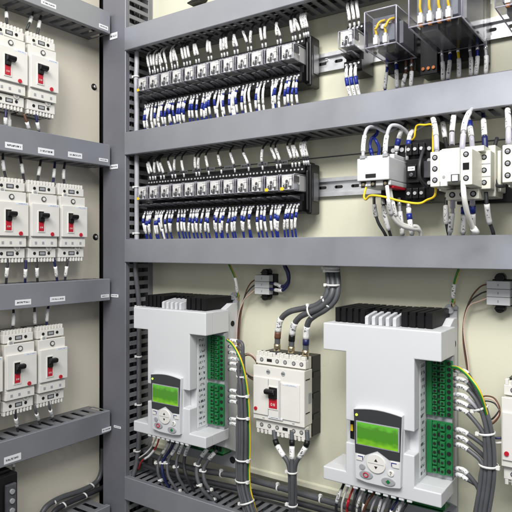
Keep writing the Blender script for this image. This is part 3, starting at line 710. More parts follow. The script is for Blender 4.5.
# ------------------------------------------------------------------ drives
ZB = .41
def keypad(t, ox):
    F = -.139
    def L(px, py):  # picture point (of the right hand drive) to drive-local
        p = M(px, py, YP+F); return p.x+.4925, p.z+ZB
    k = empty('keypad', (0, 0, 0)); k.parent = t; k['label'] = 'keypad with green display and oval buttons'
    def P(z, s): # side positions narrowing downward
        f = (z-.020)/.119
        return (.0665-.0035*f) if s < 0 else (.1455+.0035*f)
    top = [(P(.1385, -1)+(P(.1385, 1)-P(.1385, -1))*i/8, .1385+.0045*math.sin(math.pi*i/8)) for i in range(9)]
    q = MB(); q.prism([(P(.020, -1), .020), (P(.020, -1)+.02, .0168), (P(.020, 1)-.02, .0168), (P(.020, 1), .020)]+top[::-1], -.128, F, 'y'); q.build('keypad_body', [m_white], k, .001)
    top2 = [(x*.985+.0016, z-.002) for x, z in top]
    zc = .064
    q = MB(); q.prism([(P(zc, -1)+.0014, zc), (P(zc, -1)+.020, zc-.0005), (.1065, zc+.010), (P(zc, 1)-.020, zc-.0005), (P(zc, 1)-.0014, zc)]+top2[::-1], F+.001, F-.0012, 'y'); q.build('dark_bezel', [m_charcoal], k, .0005)
    a = L(359.6, 419.5); b = L(399, 447)
    x0, x1, z0, z1 = .0705, .1425, .0805, .117
    q = MB(); q.box(x0-.0022, x1+.0022, F-.0018, F-.0008, z0-.0018, z1+.0018); q.build('display_frame', [m_grey], k, .0004)
    q = MB(); q.box(x0, x1, F-.0022, F-.0012, z0, z1); q.build('display', [m_lcd], k)
    q = MB(); q.cyl((.0695, F-.001, .1285), (.0695, F-.0026, .1285), .0021, 12); q.build('indicator_light', [m_led], k)
    def btn(name, x, z, rx, rz, m, h=.002, n=22): q = MB(); q.disc(x, z, F+.001, F-h, rx, rz, n); return q.build(name, [m], k, .0005)
    # soft keys
    for x, s in ((.0765, 1), (.1365, -1)):
        q = MB(); q.prism([(x-.0075, zc-.002), (x+.0075, zc-.002), (x+.0075-(.004 if s > 0 else 0), zc-.0115), (x-.0075+(0 if s > 0 else .004), zc-.0115)] if s > 0 else
                          [(x-.0075, zc-.002), (x+.0075, zc-.002), (x+.0075, zc-.0115), (x-.0035, zc-.0115)], F+.001, F-.0016, 'y'); o = q.build('soft_key', [m_cream2], k, .0004)
        q = MB(); q.box(x-.0045, x+.0035, F-.0021, F-.0015, zc-.0048, zc-.0036); q.box(x+(.0035 if s > 0 else -.0055), x+(.0047 if s > 0 else -.0043), F-.0021, F-.0015, zc-.0095, zc-.0036); q.build('key_symbol', [m_wblue], o)
    # rocker with two arrows
    o = btn('arrow_key', .1045, .0525, .0165, .0155, m_cream2, .0024, 30)
    q = MB(); q.box(.0905, .1185, F-.0027, F-.0022, .0521, .0529); q.build('key_gap', [m_grey], o)
    for s in (-1, 1):
        zz = .0525+s*.0058
        q = MB(); q.prism([(.1017, zz-.0018*s), (.1073, zz-.0018*s), (.1045, zz+.0026*s)], F-.0030, F-.0023, 'y'); q.build('arrow_symbol', [m_hole], o)
    m_btn = m_grey
    btn('round_key', .0795, .0425, .0052, .0046, m_btn); o = btn('help_key', .1300, .0420, .0054, .0050, m_cream2)
    q = MB(); q.box(.1296, .1304, F-.0028, F-.0019, .0398, .0410); q.tube(smooth([(.1286, F-.0024, .0438), (.1300, F-.0024, .0450), (.1313, F-.0024, .0436), (.1300, F-.0024, .0420)]), .0004, 5); q.build('key_symbol', [m_hole], o)
    for x, z, c, sh in ((.0865, .0305, m_red, 'o'), (.1255, .0275, m_green, 'd')):
        o = btn('oval_key', x, z, .0118, .0064, m_btn)
        q = MB()
        if sh == 'o':
            n = 16
            q.tube([(x+.0042*math.cos(2*math.pi*i/n), F-.0024, z+.0036*math.sin(2*math.pi*i/n)) for i in range(n+1)], .0009, 6)
        else: q.prism([(x-.004, z), (x, z-.0036), (x+.004, z), (x, z+.0036)], F-.0028, F-.0018, 'y')
        q.build('key_symbol', [c], o)
def make_drive(label, loc):
    t = empty('motor_drive', loc, 0, label, 'motor drive', 'white motor drives'); z = lambda w: w+ZB
    # rear casting and mounting flange
    q = MB(); q.box(.000, .199, -.0085, 0, z(-.490), z(-.110)); q.prism([(.176, z(-.1098)), (.199, z(-.1098)), (.199, z(-.104)), (.194, z(-.0995)), (.181, z(-.0995)), (.176, z(-.104))], -.004, 0, 'y'); q.build('mounting_flange', [m_grey], t, .001)
    q = MB(); q.prism([(-.0515, z(-.132)), (-.0515, z(-.43)), (-.009, z(-.452)), (-.009, z(-.1215)), (-.03, z(-.1215))], .008, .200, 'x'); q.build('rear_housing', [m_white], t, .001)
    for zz, r in ((-.165, .006), (-.472, .008)):
        q = MB(); q.cyl((.2000, -.028, z(zz)), (.2012, -.028, z(zz)), r, 18) if zz > -.3 else q.cyl((.186, -.0086, z(zz)), (.186, -.0096, z(zz)), .0075, 18); q.build('hole', [m_hole], t)
    # body pieces
    q = MB()
    q.prism([(0, z(-.132)), (.209, z(-.132)), (.209, z(-.1795)), (.1655, z(-.1795)), (.1655, z(-.297)), (.149, z(-.297)), (.149, z(-.335)), (.1655, z(-.335)), (.1655, z(-.386)), (.209, z(-.386)), (.209, z(-.409)),
             (0, z(-.409)), (0, z(-.386)), (.0439, z(-.386)), (.0439, z(-.335)), (.0635, z(-.335)), (.0635, z(-.297)), (.0439, z(-.297)), (.0439, z(-.1795)), (0, z(-.1795))], -.130, -.106, 'y')
    q.build('front_shell', [m_white], t, .0020, 3)
    q = MB(); q.box(.0005, .2085, -.1062, -.052, z(-.179), z(-.1325)); q.build('hood', [m_white], t, .001)
    q = MB(); q.box(.0444, .165, -.1058, -.075, z(-.387), z(-.1795)); q.build('body_core', [m_white], t, .0008)
    q = MB(); q.box(.033, .1645, -.0748, -.0525, z(-.386), z(-.180)); q.box(.0345, .0437, -.105, -.075, z(-.386), z(-.222)); q.build('inner_body', [m_white], t, .001)
    q = MB(); q.box(.0005, .2085, -.1062, -.052, z(-.4085), z(-.3865)); q.build('foot', [m_white], t, .001)
    q = MB()
    for i in range(9): q.box(.044+i*.0136, .0525+i*.0136, -.1295, -.118, z(-.4125), z(-.4092))
    q.build('foot_comb', [m_white], t, .0004, 1)
    q = MB(); q.box(.04, .168, -.117, -.060, z(-.414), z(-.4092)); q.build('painted_foot_shadow', [m_hole], t)  # black slab painted as the shade between the comb teeth, no real tray
    # terminal legend on right flank of the body
    q = MB(); q.box(.1652, .1660, -.103, -.078, z(-.38), z(-.19)); q.build('terminal_legend', [m_sideprint], t)
    q = MB(); q.box(.1656, .2075, -.0665, -.0525, z(-.386), z(-.181)); q.build('terminal_tray', [m_grey], t)
    # heat sink
    q = MB()
    for i in range(5): q.box(.011+i*.0122, .0193+i*.0122, -.104, -.006, z(-.1318), z(-.1065))
    for i in range(5): q.box(.0735+i*.0122, .0815+i*.0122, -.070, -.006, z(-.1318), z(-.1068))
    for i in range(4): q.box(.134+i*.0139, .1448+i*.0139, -.104, -.006, z(-.1318), z(-.1062))
    q.box(.0115, .186, -.0695, -.0065, z(-.1316), z(-.1105)); q.box(.0115, .072, -.100, -.0700, z(-.1316), z(-.1125)); q.box(.1345, .186, -.100, -.0700, z(-.1316), z(-.1125)); q.build('heat_sink', [m_fin], t, .0003, 1)
    q = MB()
    for i in range(5): q.prism([(-.116, z(-.1318)), (-.116, z(-.1185)), (-.112, z(-.1165)), (-.076, z(-.1115)), (-.074, z(-.1318))], .0735+i*.0125, .0795+i*.0125, 'x')
    q.box(.0735, .1325, -.0775, -.0755, z(-.1318), z(-.119)); q.build('grille', [m_grille], t, .0006)
    # green terminal blocks
    for zt, zbm, n in ((-.187, -.281, 10), (-.290, -.378, 6)):
        q = MB(); q.box(.1665, .1760, -.074, -.0667, z(zbm), z(zt)); q.box(.1762, .2090, -.0705, -.0667, z(zbm), z(zt))
        hp = (zt-zbm)/n
        for i in range(n):
            a = z(zbm)+i*hp; q.box(.1775, .1850, -.0765, -.0706, a+hp*.12, a+hp*.88); q.box(.1905, .1985, -.0785, -.0706, a+hp*.12, a+hp*.88)
        b = q.build('terminal_block', [m_green], t, .0005, 1)
        for i in range(n):
            a = z(zbm)+(i+.5)*hp; r = min(.0034, hp*.33)
            k = MB(); k.disc(.1813, a, -.0769, -.0764, r*.8, n=10); k.disc(.1880, a, -.0715, -.0704, r, n=10); k.disc(.2035, a, -.0718, -.0704, r*1.05, n=10); k.disc(.1945, a, -.0789, -.0784, r*.7, n=10)
            k.build('terminal_opening', [m_hole], b)
    # connectors under the foot
    q = MB(); q.box(.040, .185, -.045, -.012, z(-.452), z(-.4535)); q.box(.12, .19, -.048, -.02, z(-.448), z(-.425)); q.box(.035, .10, -.075, -.045, z(-.432), z(-.4145)); q.build('lower_board', [m_green], t, .0005)
    for i in range(7):
        k = MB(); k.box(.124+i*.0092, .130+i*.0092, -.0495, -.0478, z(-.442), z(-.431)); k.build('terminal_opening', [m_hole], t)
    q = MB(); q.tube([(.188, -.004, z(-.1095)), (.188, -.014, z(-.1095))], .0055, 10); q.build('earth_screw', [m_metal], t)
    # plug on left flank
    q = MB(); q.box(.0438, .0525, -.1115, -.1063, z(-.334), z(-.300)); q.build('side_connector', [m_black], t); q = MB(); q.box(.0450, .0495, -.1130, -.1116, z(-.320), z(-.309)); q.build('side_connector_pin', [m_wyel], t)
    keypad(t, 0)
    return t
d2 = make_drive('white motor drive with lit green keypad at the lower right', (-.4925, YP, -ZB))
d1 = copy_tree(d2); d1.location = (-.4925-.478, YP, -ZB); d1['label'] = 'white motor drive with green keypad next to the tall vertical duct'
for o in list(bpy.data.objects):
    if o.name.startswith('keypad.') and o.parent and o.type == 'EMPTY': pass

# ------------------------------------------------------------------ power cables above the big breaker
def bundle(label, loc, cat='cable bundle', name='cable_bundle'):
    return empty(name, loc, 0, label, cat)
def rel(t, pts): return [Vector(p)-t.location for p in pts]
base = M(292, 352, 1.0)
t = bundle('three thick grey cables curving down from the duct to the large breaker', base)
ends = [(276.5, .997), (291, .997), (305.5, .997)]
paths = [[(326.5,256,1.0),(327.5,268,1.0),(328.5,284,.99),(326,296,.985),(317,305,.985),(303,308.5,.988),(289,312,.99),(280.5,320,.995),(278,332,.997),(277,354,.997)],
         [(331,256,1.0),(332,268,1.0),(333,286,.985),(330,298,.978),(321,307,.978),(309,312.5,.982),(300,317,.988),(294,325,.993),(292,336,.997),(291,356,.997)],
         [(336,256,1.0),(336.8,268,1.0),(338,286,.99),(335.5,299,.985),(326,309,.982),(316,315,.986),(309,321,.99),(306.5,330,.995),(306,340,.997),(305.5,359,.997)]]
for i, p in enumerate(paths):
    cm = [m_wbrown, m_black, m_wnavy][i]
    o = wire(None, rel(t, [M(*a) for a in p]), .0058, m_wgrey, [(.725, .835, m_sleeve, 1.12, 'marker_sleeve'), (.837, .885, cm, 1.15, 'colour_band'), (.887, .925, m_brass, .8, 'cable_lug'), (.925, .975, m_brass, 1.2, 'cable_lug'), (.975, 1.0, m_brass, .85, 'cable_lug')], name='cable', parent=t, n=12)
for (px, py, ax, r) in [(332.3, 271, (0,0,1), .0125), (333, 285, (0,0,1), .0125), (328, 303, (1,0,.9), .0125), (311, 311.5, (1,0,.35), .0125)]:
    tie(M(px, py, .987)-t.location, ax, r, t)
tie(M(331.7, 268, .997)-t.location, (0,0,1), .0145, t, w=.006)
# below the big breaker
t = bundle('three cables joining in a Y below the large breaker', M(292, 470, .985))
for i, p in enumerate([[(274,430,.99),(275.5,441,.985),(281,452,.98),(288,463,.98),(290,475,.982),(290.5,495,.985),(291,520,.99)],
                       [(292,430,.99),(292,442,.985),(292,455,.98),(292,465,.978),(292.5,478,.978),(292.5,496,.98),(293,520,.99)],
                       [(307,430,.99),(307,443,.985),(302,453,.98),(296,463,.98),(294.5,475,.984),(295,495,.987),(295,520,.99)]]):
    wire(None, rel(t, [M(*a) for a in p]), .0046, m_wgrey, [(.10, .16, m_black, 1.25, 'colour_band'), (.17, .30, m_sleeve, 1.2, 'marker_sleeve')], name='cable', parent=t, n=10)
for py in (472, 505): tie(M(292.3, py, .982)-t.location, (0,0,1), .0095, t)

# ------------------------------------------------------------------ control cable bundles right of the drives
PACK = [(.0095, -.004), (.0075, .0045), (.0038, -.0085), (.003, -.001), (.0022, .0068), (-.0025, -.0068), (-.0042, .0005), (-.005, .0075), (-.009, -.0065), (-.0105, .0002), (-.0098, .006)]
def control_bundle(label, dxp, starts, trunk, ties_, earth, end, sgn=1):
    t = bundle(label, M(trunk[2][0], trunk[-1][1], .96))
    n = len(starts)
    for i, (sx, sy) in enumerate(starts):
        f = i/(n-1)
        # cables that start lower lie further to the left of the trunk
        off, dep = PACK[i]
        P = [M(sx-2.5, sy-.6, .972), M(sx+3, sy, .966), M(sx+9+2*(1-f), sy+3.5, .958)]
        for (tx, ty) in trunk:
            if ty < sy+13: continue
            q = M(tx, ty, .962); P.append(Vector((q.x+off, q.y+dep, q.z)))
        path_len = sum((b-a).length for a, b in zip(P, P[1:]))
        s0 = .006/path_len; s1 = .030/path_len
        wire(None, rel(t, P), .0036, m_wgrey if i % 3 else m_wlgrey if i == 3 else m_wgrey, [(0, s0*.8, m_metal, .7, 'ferrule'), (s0, s1, m_sleeveh, 1.15, 'marker_sleeve')], name='cable', parent=t, n=9)
    P = [M(a, b, c) for a, b, c in earth]
    wire(None, rel(t, P), .0026, m_wgrn, (), name='earth_wire', parent=t, m2=m_wyel)
    for px, py, ax, r, sh in ties_:
        tie(M(px, py, .962)-t.location+Vector((sh, 0, 0)), ax, r, t, side=-1)
    return t
control_bundle('tied bundle of grey control cables hanging right of the left drive', 0,
    [(231.5, 341), (231.5, 347), (231.5, 353), (231.5, 359), (231.5, 364), (231.5, 370), (231.5, 391), (231.5, 397), (231.5, 402), (231.5, 419.5), (231.5, 424)],
    [(239.5, 368), (241.5, 385), (242.5, 405), (243, 425), (243, 445), (242.5, 465), (243, 482), (246, 497), (252, 516), (258, 532)],
    [(240.5, 376, (0,0,1), .0105, .003), (242, 395, (0,0,1), .0118, .003), (243, 417, (0,0,1), .0132, .001), (243, 459, (0,0,1), .0145, 0), (242.6, 480, (0,0,1), .0145, 0), (247, 502, (.35,0,-1), .0148, 0)],
    [(227, 340, .972), (233, 345, .955), (240, 358, .948), (245, 376, .955), (248, 398, .962), (249.3, 425, .966), (249.5, 450, .968), (249, 470, .968), (250, 488, .968), (254, 505, .972), (260, 525, .98)], None)
control_bundle('tied bundle of grey control cables hanging right of the lower right drive', 0,
    [(457, 371), (457, 379), (457, 386), (457, 395), (457, 402), (457, 409), (457, 430), (457, 437.5), (457, 445), (457, 469), (457, 475)],
    [(476, 400), (482, 415), (486, 432), (488, 448), (488.5, 462), (488, 476), (486, 492), (483, 510), (480, 530), (479, 548)],
    [(479.3, 408, (.45,0,-1), .0115, .002), (486, 433, (.15,0,-1), .0122, .001), (488.5, 465, (0,0,1), .0140, 0)],
    [(452, 367, .972), (460, 369, .958), (471, 379, .945), (480, 393, .942), (486, 412, .955), (490, 432, .97), (490, 455, .975), (489, 480, .975), (485, 510, .975), (481, 540, .975)], None)

# ------------------------------------------------------------------ pale wall terminal blocks and thin wires
def tblock(px0, px1, py0, py1, lab, right=True):
    a = M(px0, py0, 1.02); b = M(px1, py1, 1.02); W = b.x-a.x; zt = M((px0+px1)/2, py0, 1.02).z; zb_ = M((px0+px1)/2, py1, 1.02).z; H = zt-zb_
    t = empty('terminal_block', (a.x, YP, zb_), 0, lab, 'terminal block', 'white three way terminal blocks')
    q = MB()
    for i in range(3): q.box(0, W, -.030, -.014, i*H/3+.0003, (i+1)*H/3-.0003)
    q.build('block_body', [m_white], t, .0008)
    for i in range(3): MB().box(W*.47, W*.52, -.0304, -.0299, (i+.35)*H/3, (i+.65)*H/3).build('marking', [m_grey], t)
    q = MB(); q.box(W*.15, W*1.12, -.0138, 0, -.002, H+.002); q.build('rear_base', [m_black], t, .001)
    for z in (-.006, H+.005):
        q = MB(); q.cyl((W*.5, -.0, z), (W*.5, -.02, z), .0075, 12); q.box(W*.3, W*.7, -.024, -.02, z-.001, z+.001); q.build('mounting_screw', [m_black], t)
    return t
tblock(254.5, 269, 275, 294.5, 'small white terminal block left of the thick grey cables')
tblock(486.5, 510, 281, 305.5, 'small white terminal block at the right edge above the breaker')
g = 'thin wires from the white terminal blocks'
for k, (mm, cn, dy, dx) in enumerate([(m_wbrown, 'brown', 0, 0), (m_wdark, 'black', 5, 1.3), (m_wpink, 'beige', 10, 2.4)]):
    mw('thin %s wire falling from the left white terminal block behind the cable bundle' % cn,
       [(256, 279+dy, 1.025), (250, 284+dy, 1.025), (244-.6*dx+1, 295+dy*.6, 1.03), (240.5-dx, 318, 1.035), (239-dx, 345, 1.035), (240-dx, 362, 1.03), (244, 372-k, 1.02), (250, 378-k*1.5, 1.0), (256, 381-k*2, .985)], .0014, mm, (), g)
for k, (mm, cn, r0) in enumerate([(m_wpink, 'beige', 0), (m_wbrown, 'brown', 1.8)]):
    mw('thin %s wire looping left of the large middle breaker' % cn,
       [(239, 366, 1.0), (241, 358+r0, 1.0), (245, 354+r0, .99), (250, 353.5+r0, .985), (255, 358+r0, .99), (258, 366, 1.0)], .0014, mm, (), g)
for k, (mm, cn, dy) in enumerate([(m_wbrown, 'brown', 0), (m_wdark, 'black', 7), (m_wpink, 'beige', 14)]):
    mw('thin %s wire falling from the right white terminal block behind the drive' % cn,
       [(488, 284+dy, 1.025), (480, 287+dy, 1.025), (471-k, 298+dy*.6, 1.03), (464.5-k*.3, 316+dy*.5, 1.035), (463-k*.3+k, 338, 1.035), (466+k, 362, 1.035), (470, 385, 1.03), (474, 400, 1.02)], .0013, mm, (), g)
for k, (mm, cn, dy) in enumerate([(m_wbrown, 'brown', 0), (m_wpink, 'beige', 2.5), (m_wdark, 'black', 5)]):
    mw('thin %s wire looping between the right cable bundle and breaker' % cn,
       [(480, 398+dy, 1.0), (486, 396+dy, 1.0), (494, 398+dy, .995), (499, 406+dy*.6, .99), (499, 416-dy, .99), (492, 424-dy, .99), (484, 424-dy, 1.0)], .0013, mm, (), g)
for k in range(2):
    mw('%s wire from the right cable bundle into the edge breaker' % ('white' if k else 'navy'), [(486, 436+k*5, .99), (495, 438+k*5, .985), (506, 438+k*4, .99)], .002, m_wwhite if k else m_wnavy, (), g)
for k, (mm, dy, cn) in enumerate([(m_wwhite, 0, 'upper'), (m_wnavy, 6, 'lower')]):
    mw('%s navy and white sleeved wire right of the small terminal block' % cn, [(269, 283+dy, 1.025), (276, 284+dy, 1.02), (283, 286.5+dy*.6, 1.015), (288.5, 281+dy*.3, 1.012), (288.5-k, 273, 1.01), (285.5-k, 266, 1.01), (283, 257, 1.01)], .0034, m_wnavy,
       [(.04, .12, m_metal, .7, 'ferrule'), (.16, .34, m_sleeve, 1.15, 'marker_sleeve')], g)
g = 'green and yellow earth wires'
SLE = [(.50, .80, m_sleeve, 1.35, 'marker_sleeve'), (.90, 1., m_brass, 1.3, 'cable_lug')]
mw('green and yellow earth wire dropping to the left drive top corner', [(225, 252, 1.0), (229.5, 265, 1.0), (235, 277, 1.0), (237, 288, 1.01), (238.5, 300, 1.03)], .0026, m_wgrn, SLE, g, m2=m_wyel)
mw('green and yellow earth wire dropping to the right drive top corner', [(459.5, 255, 1.0), (459, 268, 1.0), (455.5, 279, 1.0), (453.5, 291, 1.01), (453, 306, 1.03)], .0026, m_wgrn, SLE, g, m2=m_wyel)

# ------------------------------------------------------------------ cable up the tall duct
def long_cable(label, pts, r, m, ties_=()):
    t = empty('cable_run', pts[-1], 0, label, 'cable')
    wire(None, [Vector(p)-t.location for p in pts], r, m, name='cable', parent=t, n=12)
    for p, ax in ties_: tie(Vector(p)-t.location, ax, r+.0004, t)
    return t
X0 = -1.028
def V(px, py, X=X0): return S(px, py, X)
long_cable('pale grey cable climbing beside the tall duct through the relay bays', [Vector((X0, .985, .49)), Vector((X0, .985, .44)), Vector((X0, .983, .40)), Vector((X0, .985, .33)), Vector((X0, .984, .27)), Vector((X0, .985, .20)), Vector((X0+.001, .984, .12)), Vector((X0, .985, .05)), Vector((X0, .985, -.0))], .0056, m_wlgrey,
           [((X0, .983, .408), (0,0,1)), ((X0+.001, .984, .145), (0,0,1)), ((X0, .985, .035), (0,0,1))])
long_cable('dark grey cable descending beside the tall duct, left of the left drive', [Vector((X0, .980, .0)), Vector((X0, .982, -.06)), Vector((X0, .992, -.14)), Vector((X0, .992, -.25)), Vector((X0, .992, -.36)), Vector((X0, .992, -.45)), Vector((X0, .985, -.51)), Vector((X0-.003, .975, -.545)), Vector((X0, .97, -.58))], .0056, m_wgrey,
           [((X0, .992, -.14), (0,0,1)), ((X0, .992, -.26), (0,0,1)), ((X0, .992, -.375), (0,0,1)), ((X0, .988, -.485), (0,0,1))])
long_cable('thick dark cable lying along the panel foot over the lowest duct', [Vector((-1.03, 1.01, -.492)), Vector((-.95, 1.005, -.498)), Vector((-.86, 1.01, -.50)), Vector((-.76, 1.03, -.500)), Vector((-.6, 1.038, -.503)), Vector((-.4, 1.038, -.505)), Vector((-.2, 1.038, -.505)), Vector((.1, 1.038, -.505))], .0065, m_wgrey,
           [((-.80, 1.022, -.50), (1,0,0)), ((-.66, 1.035, -.502), (1,0,0)), ((-.56, 1.037, -.503), (1,0,0)), ((-.50, 1.038, -.504), (1,0,0))])
long_cable('second dark cable lying just below the thick one on the panel foot', [Vector((-1.03, .99, -.512)), Vector((-.95, .99, -.518)), Vector((-.8, 1.01, -.519)), Vector((-.6, 1.03, -.520)), Vector((-.3, 1.03, -.521)), Vector((.1, 1.03, -.521))], .006, m_wdark, [((-.72, 1.02, -.5195), (1,0,0))])
# bottom left cables
long_cable('upper dark cable bending up toward the tall duct at lower left', [S(38, 522, -1.14), S(46, 507, -1.14), S(60, 498, -1.145), S(80, 491, -1.148), S(94, 484, -1.148), S(100, 476, -1.148), S(102.5, 464, -1.148), S(103, 448, -1.148)], .0062, m_wgrey,
           [(S(54, 502, -1.143), (0,1,.4)), (S(92, 485.5, -1.148), (0,1,.6))])
long_cable('lower dark cable running above the short duct at lower left', [S(46, 528, -1.13), S(54, 512, -1.13), S(66, 504, -1.135), S(84, 496, -1.14), S(104, 487, -1.145), S(112, 484, -1.145)], .0062, m_wdark,
           [(S(64, 505, -1.134), (0,1,.4)), (S(85, 495.5, -1.14), (0,1,.4))])
# black device bottom left
a = S(19, 466, -1.075)
t = empty('power_module', (XP, a.y-.075, a.z-.15), R_(90), 'black boxy module at the lower left picture corner', 'power module')
q = MB(); q.box(0, .075, -.080, 0, 0, .138); q.box(.01, .065, -.070, -.01, .138, .146); q.build('module_body', [m_black], t, .003)
q = MB(); q.box(.045, .068, -.088, -.080, .02, .12); q.build('terminal_strip', [m_dgrey], t, .002)
for i in range(5): MB().cyl((.056, -.088, .03+i*.019), (.056, -.092, .03+i*.019), .0052, 10).build('screw', [m_grey], t)
wire('short dark wire entering the top of the black corner module', [S(13, 459, -1.11), S(13.5, 465, -1.105), S(14, 475, -1.10)], .0026, m_wgrey, [(.1, .5, m_sleeve, 1.3, 'marker_sleeve')], group='side panel wires')

# ------------------------------------------------------------------ wires of side panel breakers
def sw(label, pl, m, sl=(), r=.0026): wire(label, [S(a, b, c) for a, b, c in pl], r, m, sl, group='side panel wires')
SM = lambda a, b: (a, b, m_sleeve, 1.5, 'marker_sleeve')
for (lab, pl, m) in [
 ('dark sleeved wire above the cropped top left breaker', [(6, 8, -1.12), (6.5, 16, -1.11), (7, 24, -1.11)], m_wdark),
 ('dark sleeved wire leaning between the two top breakers', [(33, 12, -1.13), (30, 22, -1.11), (26.5, 30, -1.11)], m_wdark),
 ('dark sleeved wire above the right breaker of the top pair', [(41, 16, -1.12), (39, 25, -1.11), (37.5, 35, -1.11)], m_wdark),
 ('navy wire leaving the cropped top left breaker', [(6, 110, -1.10), (5.5, 120, -1.10), (6, 131, -1.11)], m_wnavy),
 ('pale thick wire between the top breakers above the duct', [(9.5, 112, -1.12), (9.5, 122, -1.12), (10, 133, -1.12)], m_wwhite),
 ('brown sleeved wire below the top pair of breakers', [(24, 114, -1.10), (27, 123, -1.10), (31, 135, -1.11)], m_wbrown),
 ('navy sleeved wire under the right breaker of the top pair', [(35.5, 114, -1.10), (37.5, 124, -1.10), (40, 136, -1.11)], m_wnavy),
 ('dark sleeved wire above the left breaker of the trio', [(3, 152, -1.12), (3, 164, -1.11), (6, 179, -1.11)], m_wdark),
 ('second sleeved wire above the left breaker of the trio', [(20, 156, -1.12), (22, 168, -1.11), (24, 181, -1.11)], m_wdark),
 ('dark sleeved wire above the middle breaker of the trio', [(41, 160, -1.12), (39, 171, -1.11), (37.5, 183, -1.11)], m_wdark),
 ('navy sleeved wire between the middle and right breakers of the trio', [(55, 162, -1.12), (54, 173, -1.11), (53, 185, -1.11)], m_wnavy),
 ('dark sleeved wire above the right breaker of the trio', [(65, 162, -1.12), (63.5, 174, -1.11), (64.5, 187, -1.11)], m_wdark),
 ('dark sleeved wire below the left breaker of the trio', [(8, 258, -1.10), (7, 270, -1.10), (6, 284, -1.11)], m_wdark),
 ('navy sleeved wire between left and middle breakers of the trio', [(26, 260, -1.10), (25.5, 271, -1.10), (25, 284, -1.11)], m_wnavy),
 ('dark sleeved wire below the middle breaker of the trio', [(37, 258, -1.10), (37, 270, -1.10), (37.5, 284, -1.11)], m_wdark),
 ('navy sleeved wire between middle and right breakers of the trio', [(53, 256, -1.10), (55.5, 268, -1.10), (57.5, 284, -1.11)], m_wnavy),
 ('dark sleeved wire below the right breaker of the trio', [(68, 256, -1.10), (66.5, 268, -1.10), (64.5, 284, -1.11)], m_wdark),
 ('dark sleeved wire above the lower left breaker', [(13, 302, -1.12), (13.5, 315, -1.11), (12.5, 335, -1.11)], m_wdark),
 ('dark sleeved wire above and between the lower breakers', [(35, 300, -1.12), (34.5, 312, -1.11), (35.5, 333, -1.12)], m_wdark),
 ('navy sleeved wire above the lower right breaker', [(51, 299, -1.12), (47.5, 311, -1.11), (46.5, 331, -1.11)], m_wnavy),
 ('dark sleeved wire below the lower left breaker', [(15, 408, -1.10), (15.5, 416, -1.10), (18, 432, -1.12)], m_wdark),
 ('dark sleeved wire bending right between the lower breakers', [(34, 405, -1.10), (36, 412, -1.10), (40, 424, -1.12)], m_wgrey),
 ('dark sleeved wire bending right under the lower right breaker', [(48, 400, -1.10), (50, 409, -1.10), (54, 421, -1.12)], m_wgrey)]:
    sw(lab, pl, m, [SM(.36, .72)])

# ------------------------------------------------------------------ cables under the drives
def under(label, pl, m=m_wgrey, r=.0034, sl=(), ties_=()):
    o = wire(label, [M(*p) for p in pl], r, m, sl, group='cables under the drives')
    for px, py, Y, ax in ties_: tie(M(px, py, Y), ax, r+.0006, o)
G1 = 'under the left drive'
under('grey cable bowing left %s, outermost' % G1, [(172, 436, .985), (166, 448, .975), (158.5, 461, .965), (158, 472, .96), (161, 481, .965), (166, 490, .98)], sl=[(.12, .32, m_sleeve, 1.15, 'marker_sleeve')], ties_=[(157.8, 463, .965, (0,0,1)), (160, 480, .964, (.3,0,-1))])
under('navy cable bowing left %s' % G1, [(176, 436, .985), (171, 448, .975), (163, 461, .965), (162.5, 472, .96), (166, 482, .965), (172, 492, .98)], m_wnavy, ties_=[(163, 463, .965, (0,0,1))])
under('grey cable reaching the duct fingers, third %s' % G1, [(182, 437, .98), (175, 449, .97), (168, 462, .96), (168, 475, .955), (174, 486, .96), (182, 496, .98)], sl=[(.1, .3, m_sleeve, 1.15, 'marker_sleeve')], ties_=[(167.3, 463, .96, (0,0,1)), (179, 491, .972, (.5,0,-1))])
under('grey cable curving behind, fourth %s' % G1, [(186, 438, .98), (180, 450, .97), (176.5, 463, .96), (178, 476, .958), (184, 487, .97), (190, 497, .985)], sl=[(.08, .26, m_sleeve, 1.15, 'marker_sleeve')], ties_=[(176.5, 467, .96, (0,0,1))])
under('dark cable with long sleeve, fifth %s' % G1, [(192, 440, .98), (186, 452, .97), (184, 465, .965), (187, 478, .965), (194, 490, .985)], m_wdark, sl=[(.08, .3, m_sleeve, 1.2, 'marker_sleeve')])
under('grey cable in the right hand pair %s, outer' % G1, [(210, 446, .985), (202, 456, .97), (197, 467, .96), (198, 481, .955), (205, 493, .96), (216, 502, .98)], r=.0042, sl=[(.06, .2, m_sleeve, 1.15, 'marker_sleeve')], ties_=[(198, 465, .961, (.2,0,1)), (199, 485, .956, (.3,0,-1)), (214, 500, .978, (1,0,-.8))])
under('grey cable in the right hand pair %s, inner' % G1, [(217, 450, .985), (209, 459, .97), (203.5, 470, .962), (205, 482, .958), (211, 491, .965), (220, 498, .985)], r=.0042, sl=[(.06, .2, m_sleeve, 1.15, 'marker_sleeve')], ties_=[(203.6, 471, .962, (.1,0,1)), (210, 490, .965, (.6,0,-1))])
under('thin red wire slanting down left %s' % G1, [(160, 436, .985), (156, 447, .975), (149, 456, .97), (142, 461, .975), (138, 470, .99)], m_wred, .0018, sl=[(.25, .55, m_sleeve, 1.5, 'marker_sleeve')])
under('thin white wire slanting down left %s' % G1, [(157, 436, .985), (152, 446, .975), (146, 453, .97), (139, 458, .98)], m_wwhite, .0018)
r2 = random.Random(5)
cols = [m_wdark, m_wwhite, m_wred, m_wdark, m_wwhite, m_wdark, m_wbrown, m_wlgrey, m_wdark, m_wlgrey, m_wdark, m_wnavy, m_wlgrey, m_wdark]
names = ['black', 'white', 'red', 'black', 'white', 'dark', 'brown', 'pale', 'dark', 'pale', 'dark', 'navy', 'pale', 'dark']
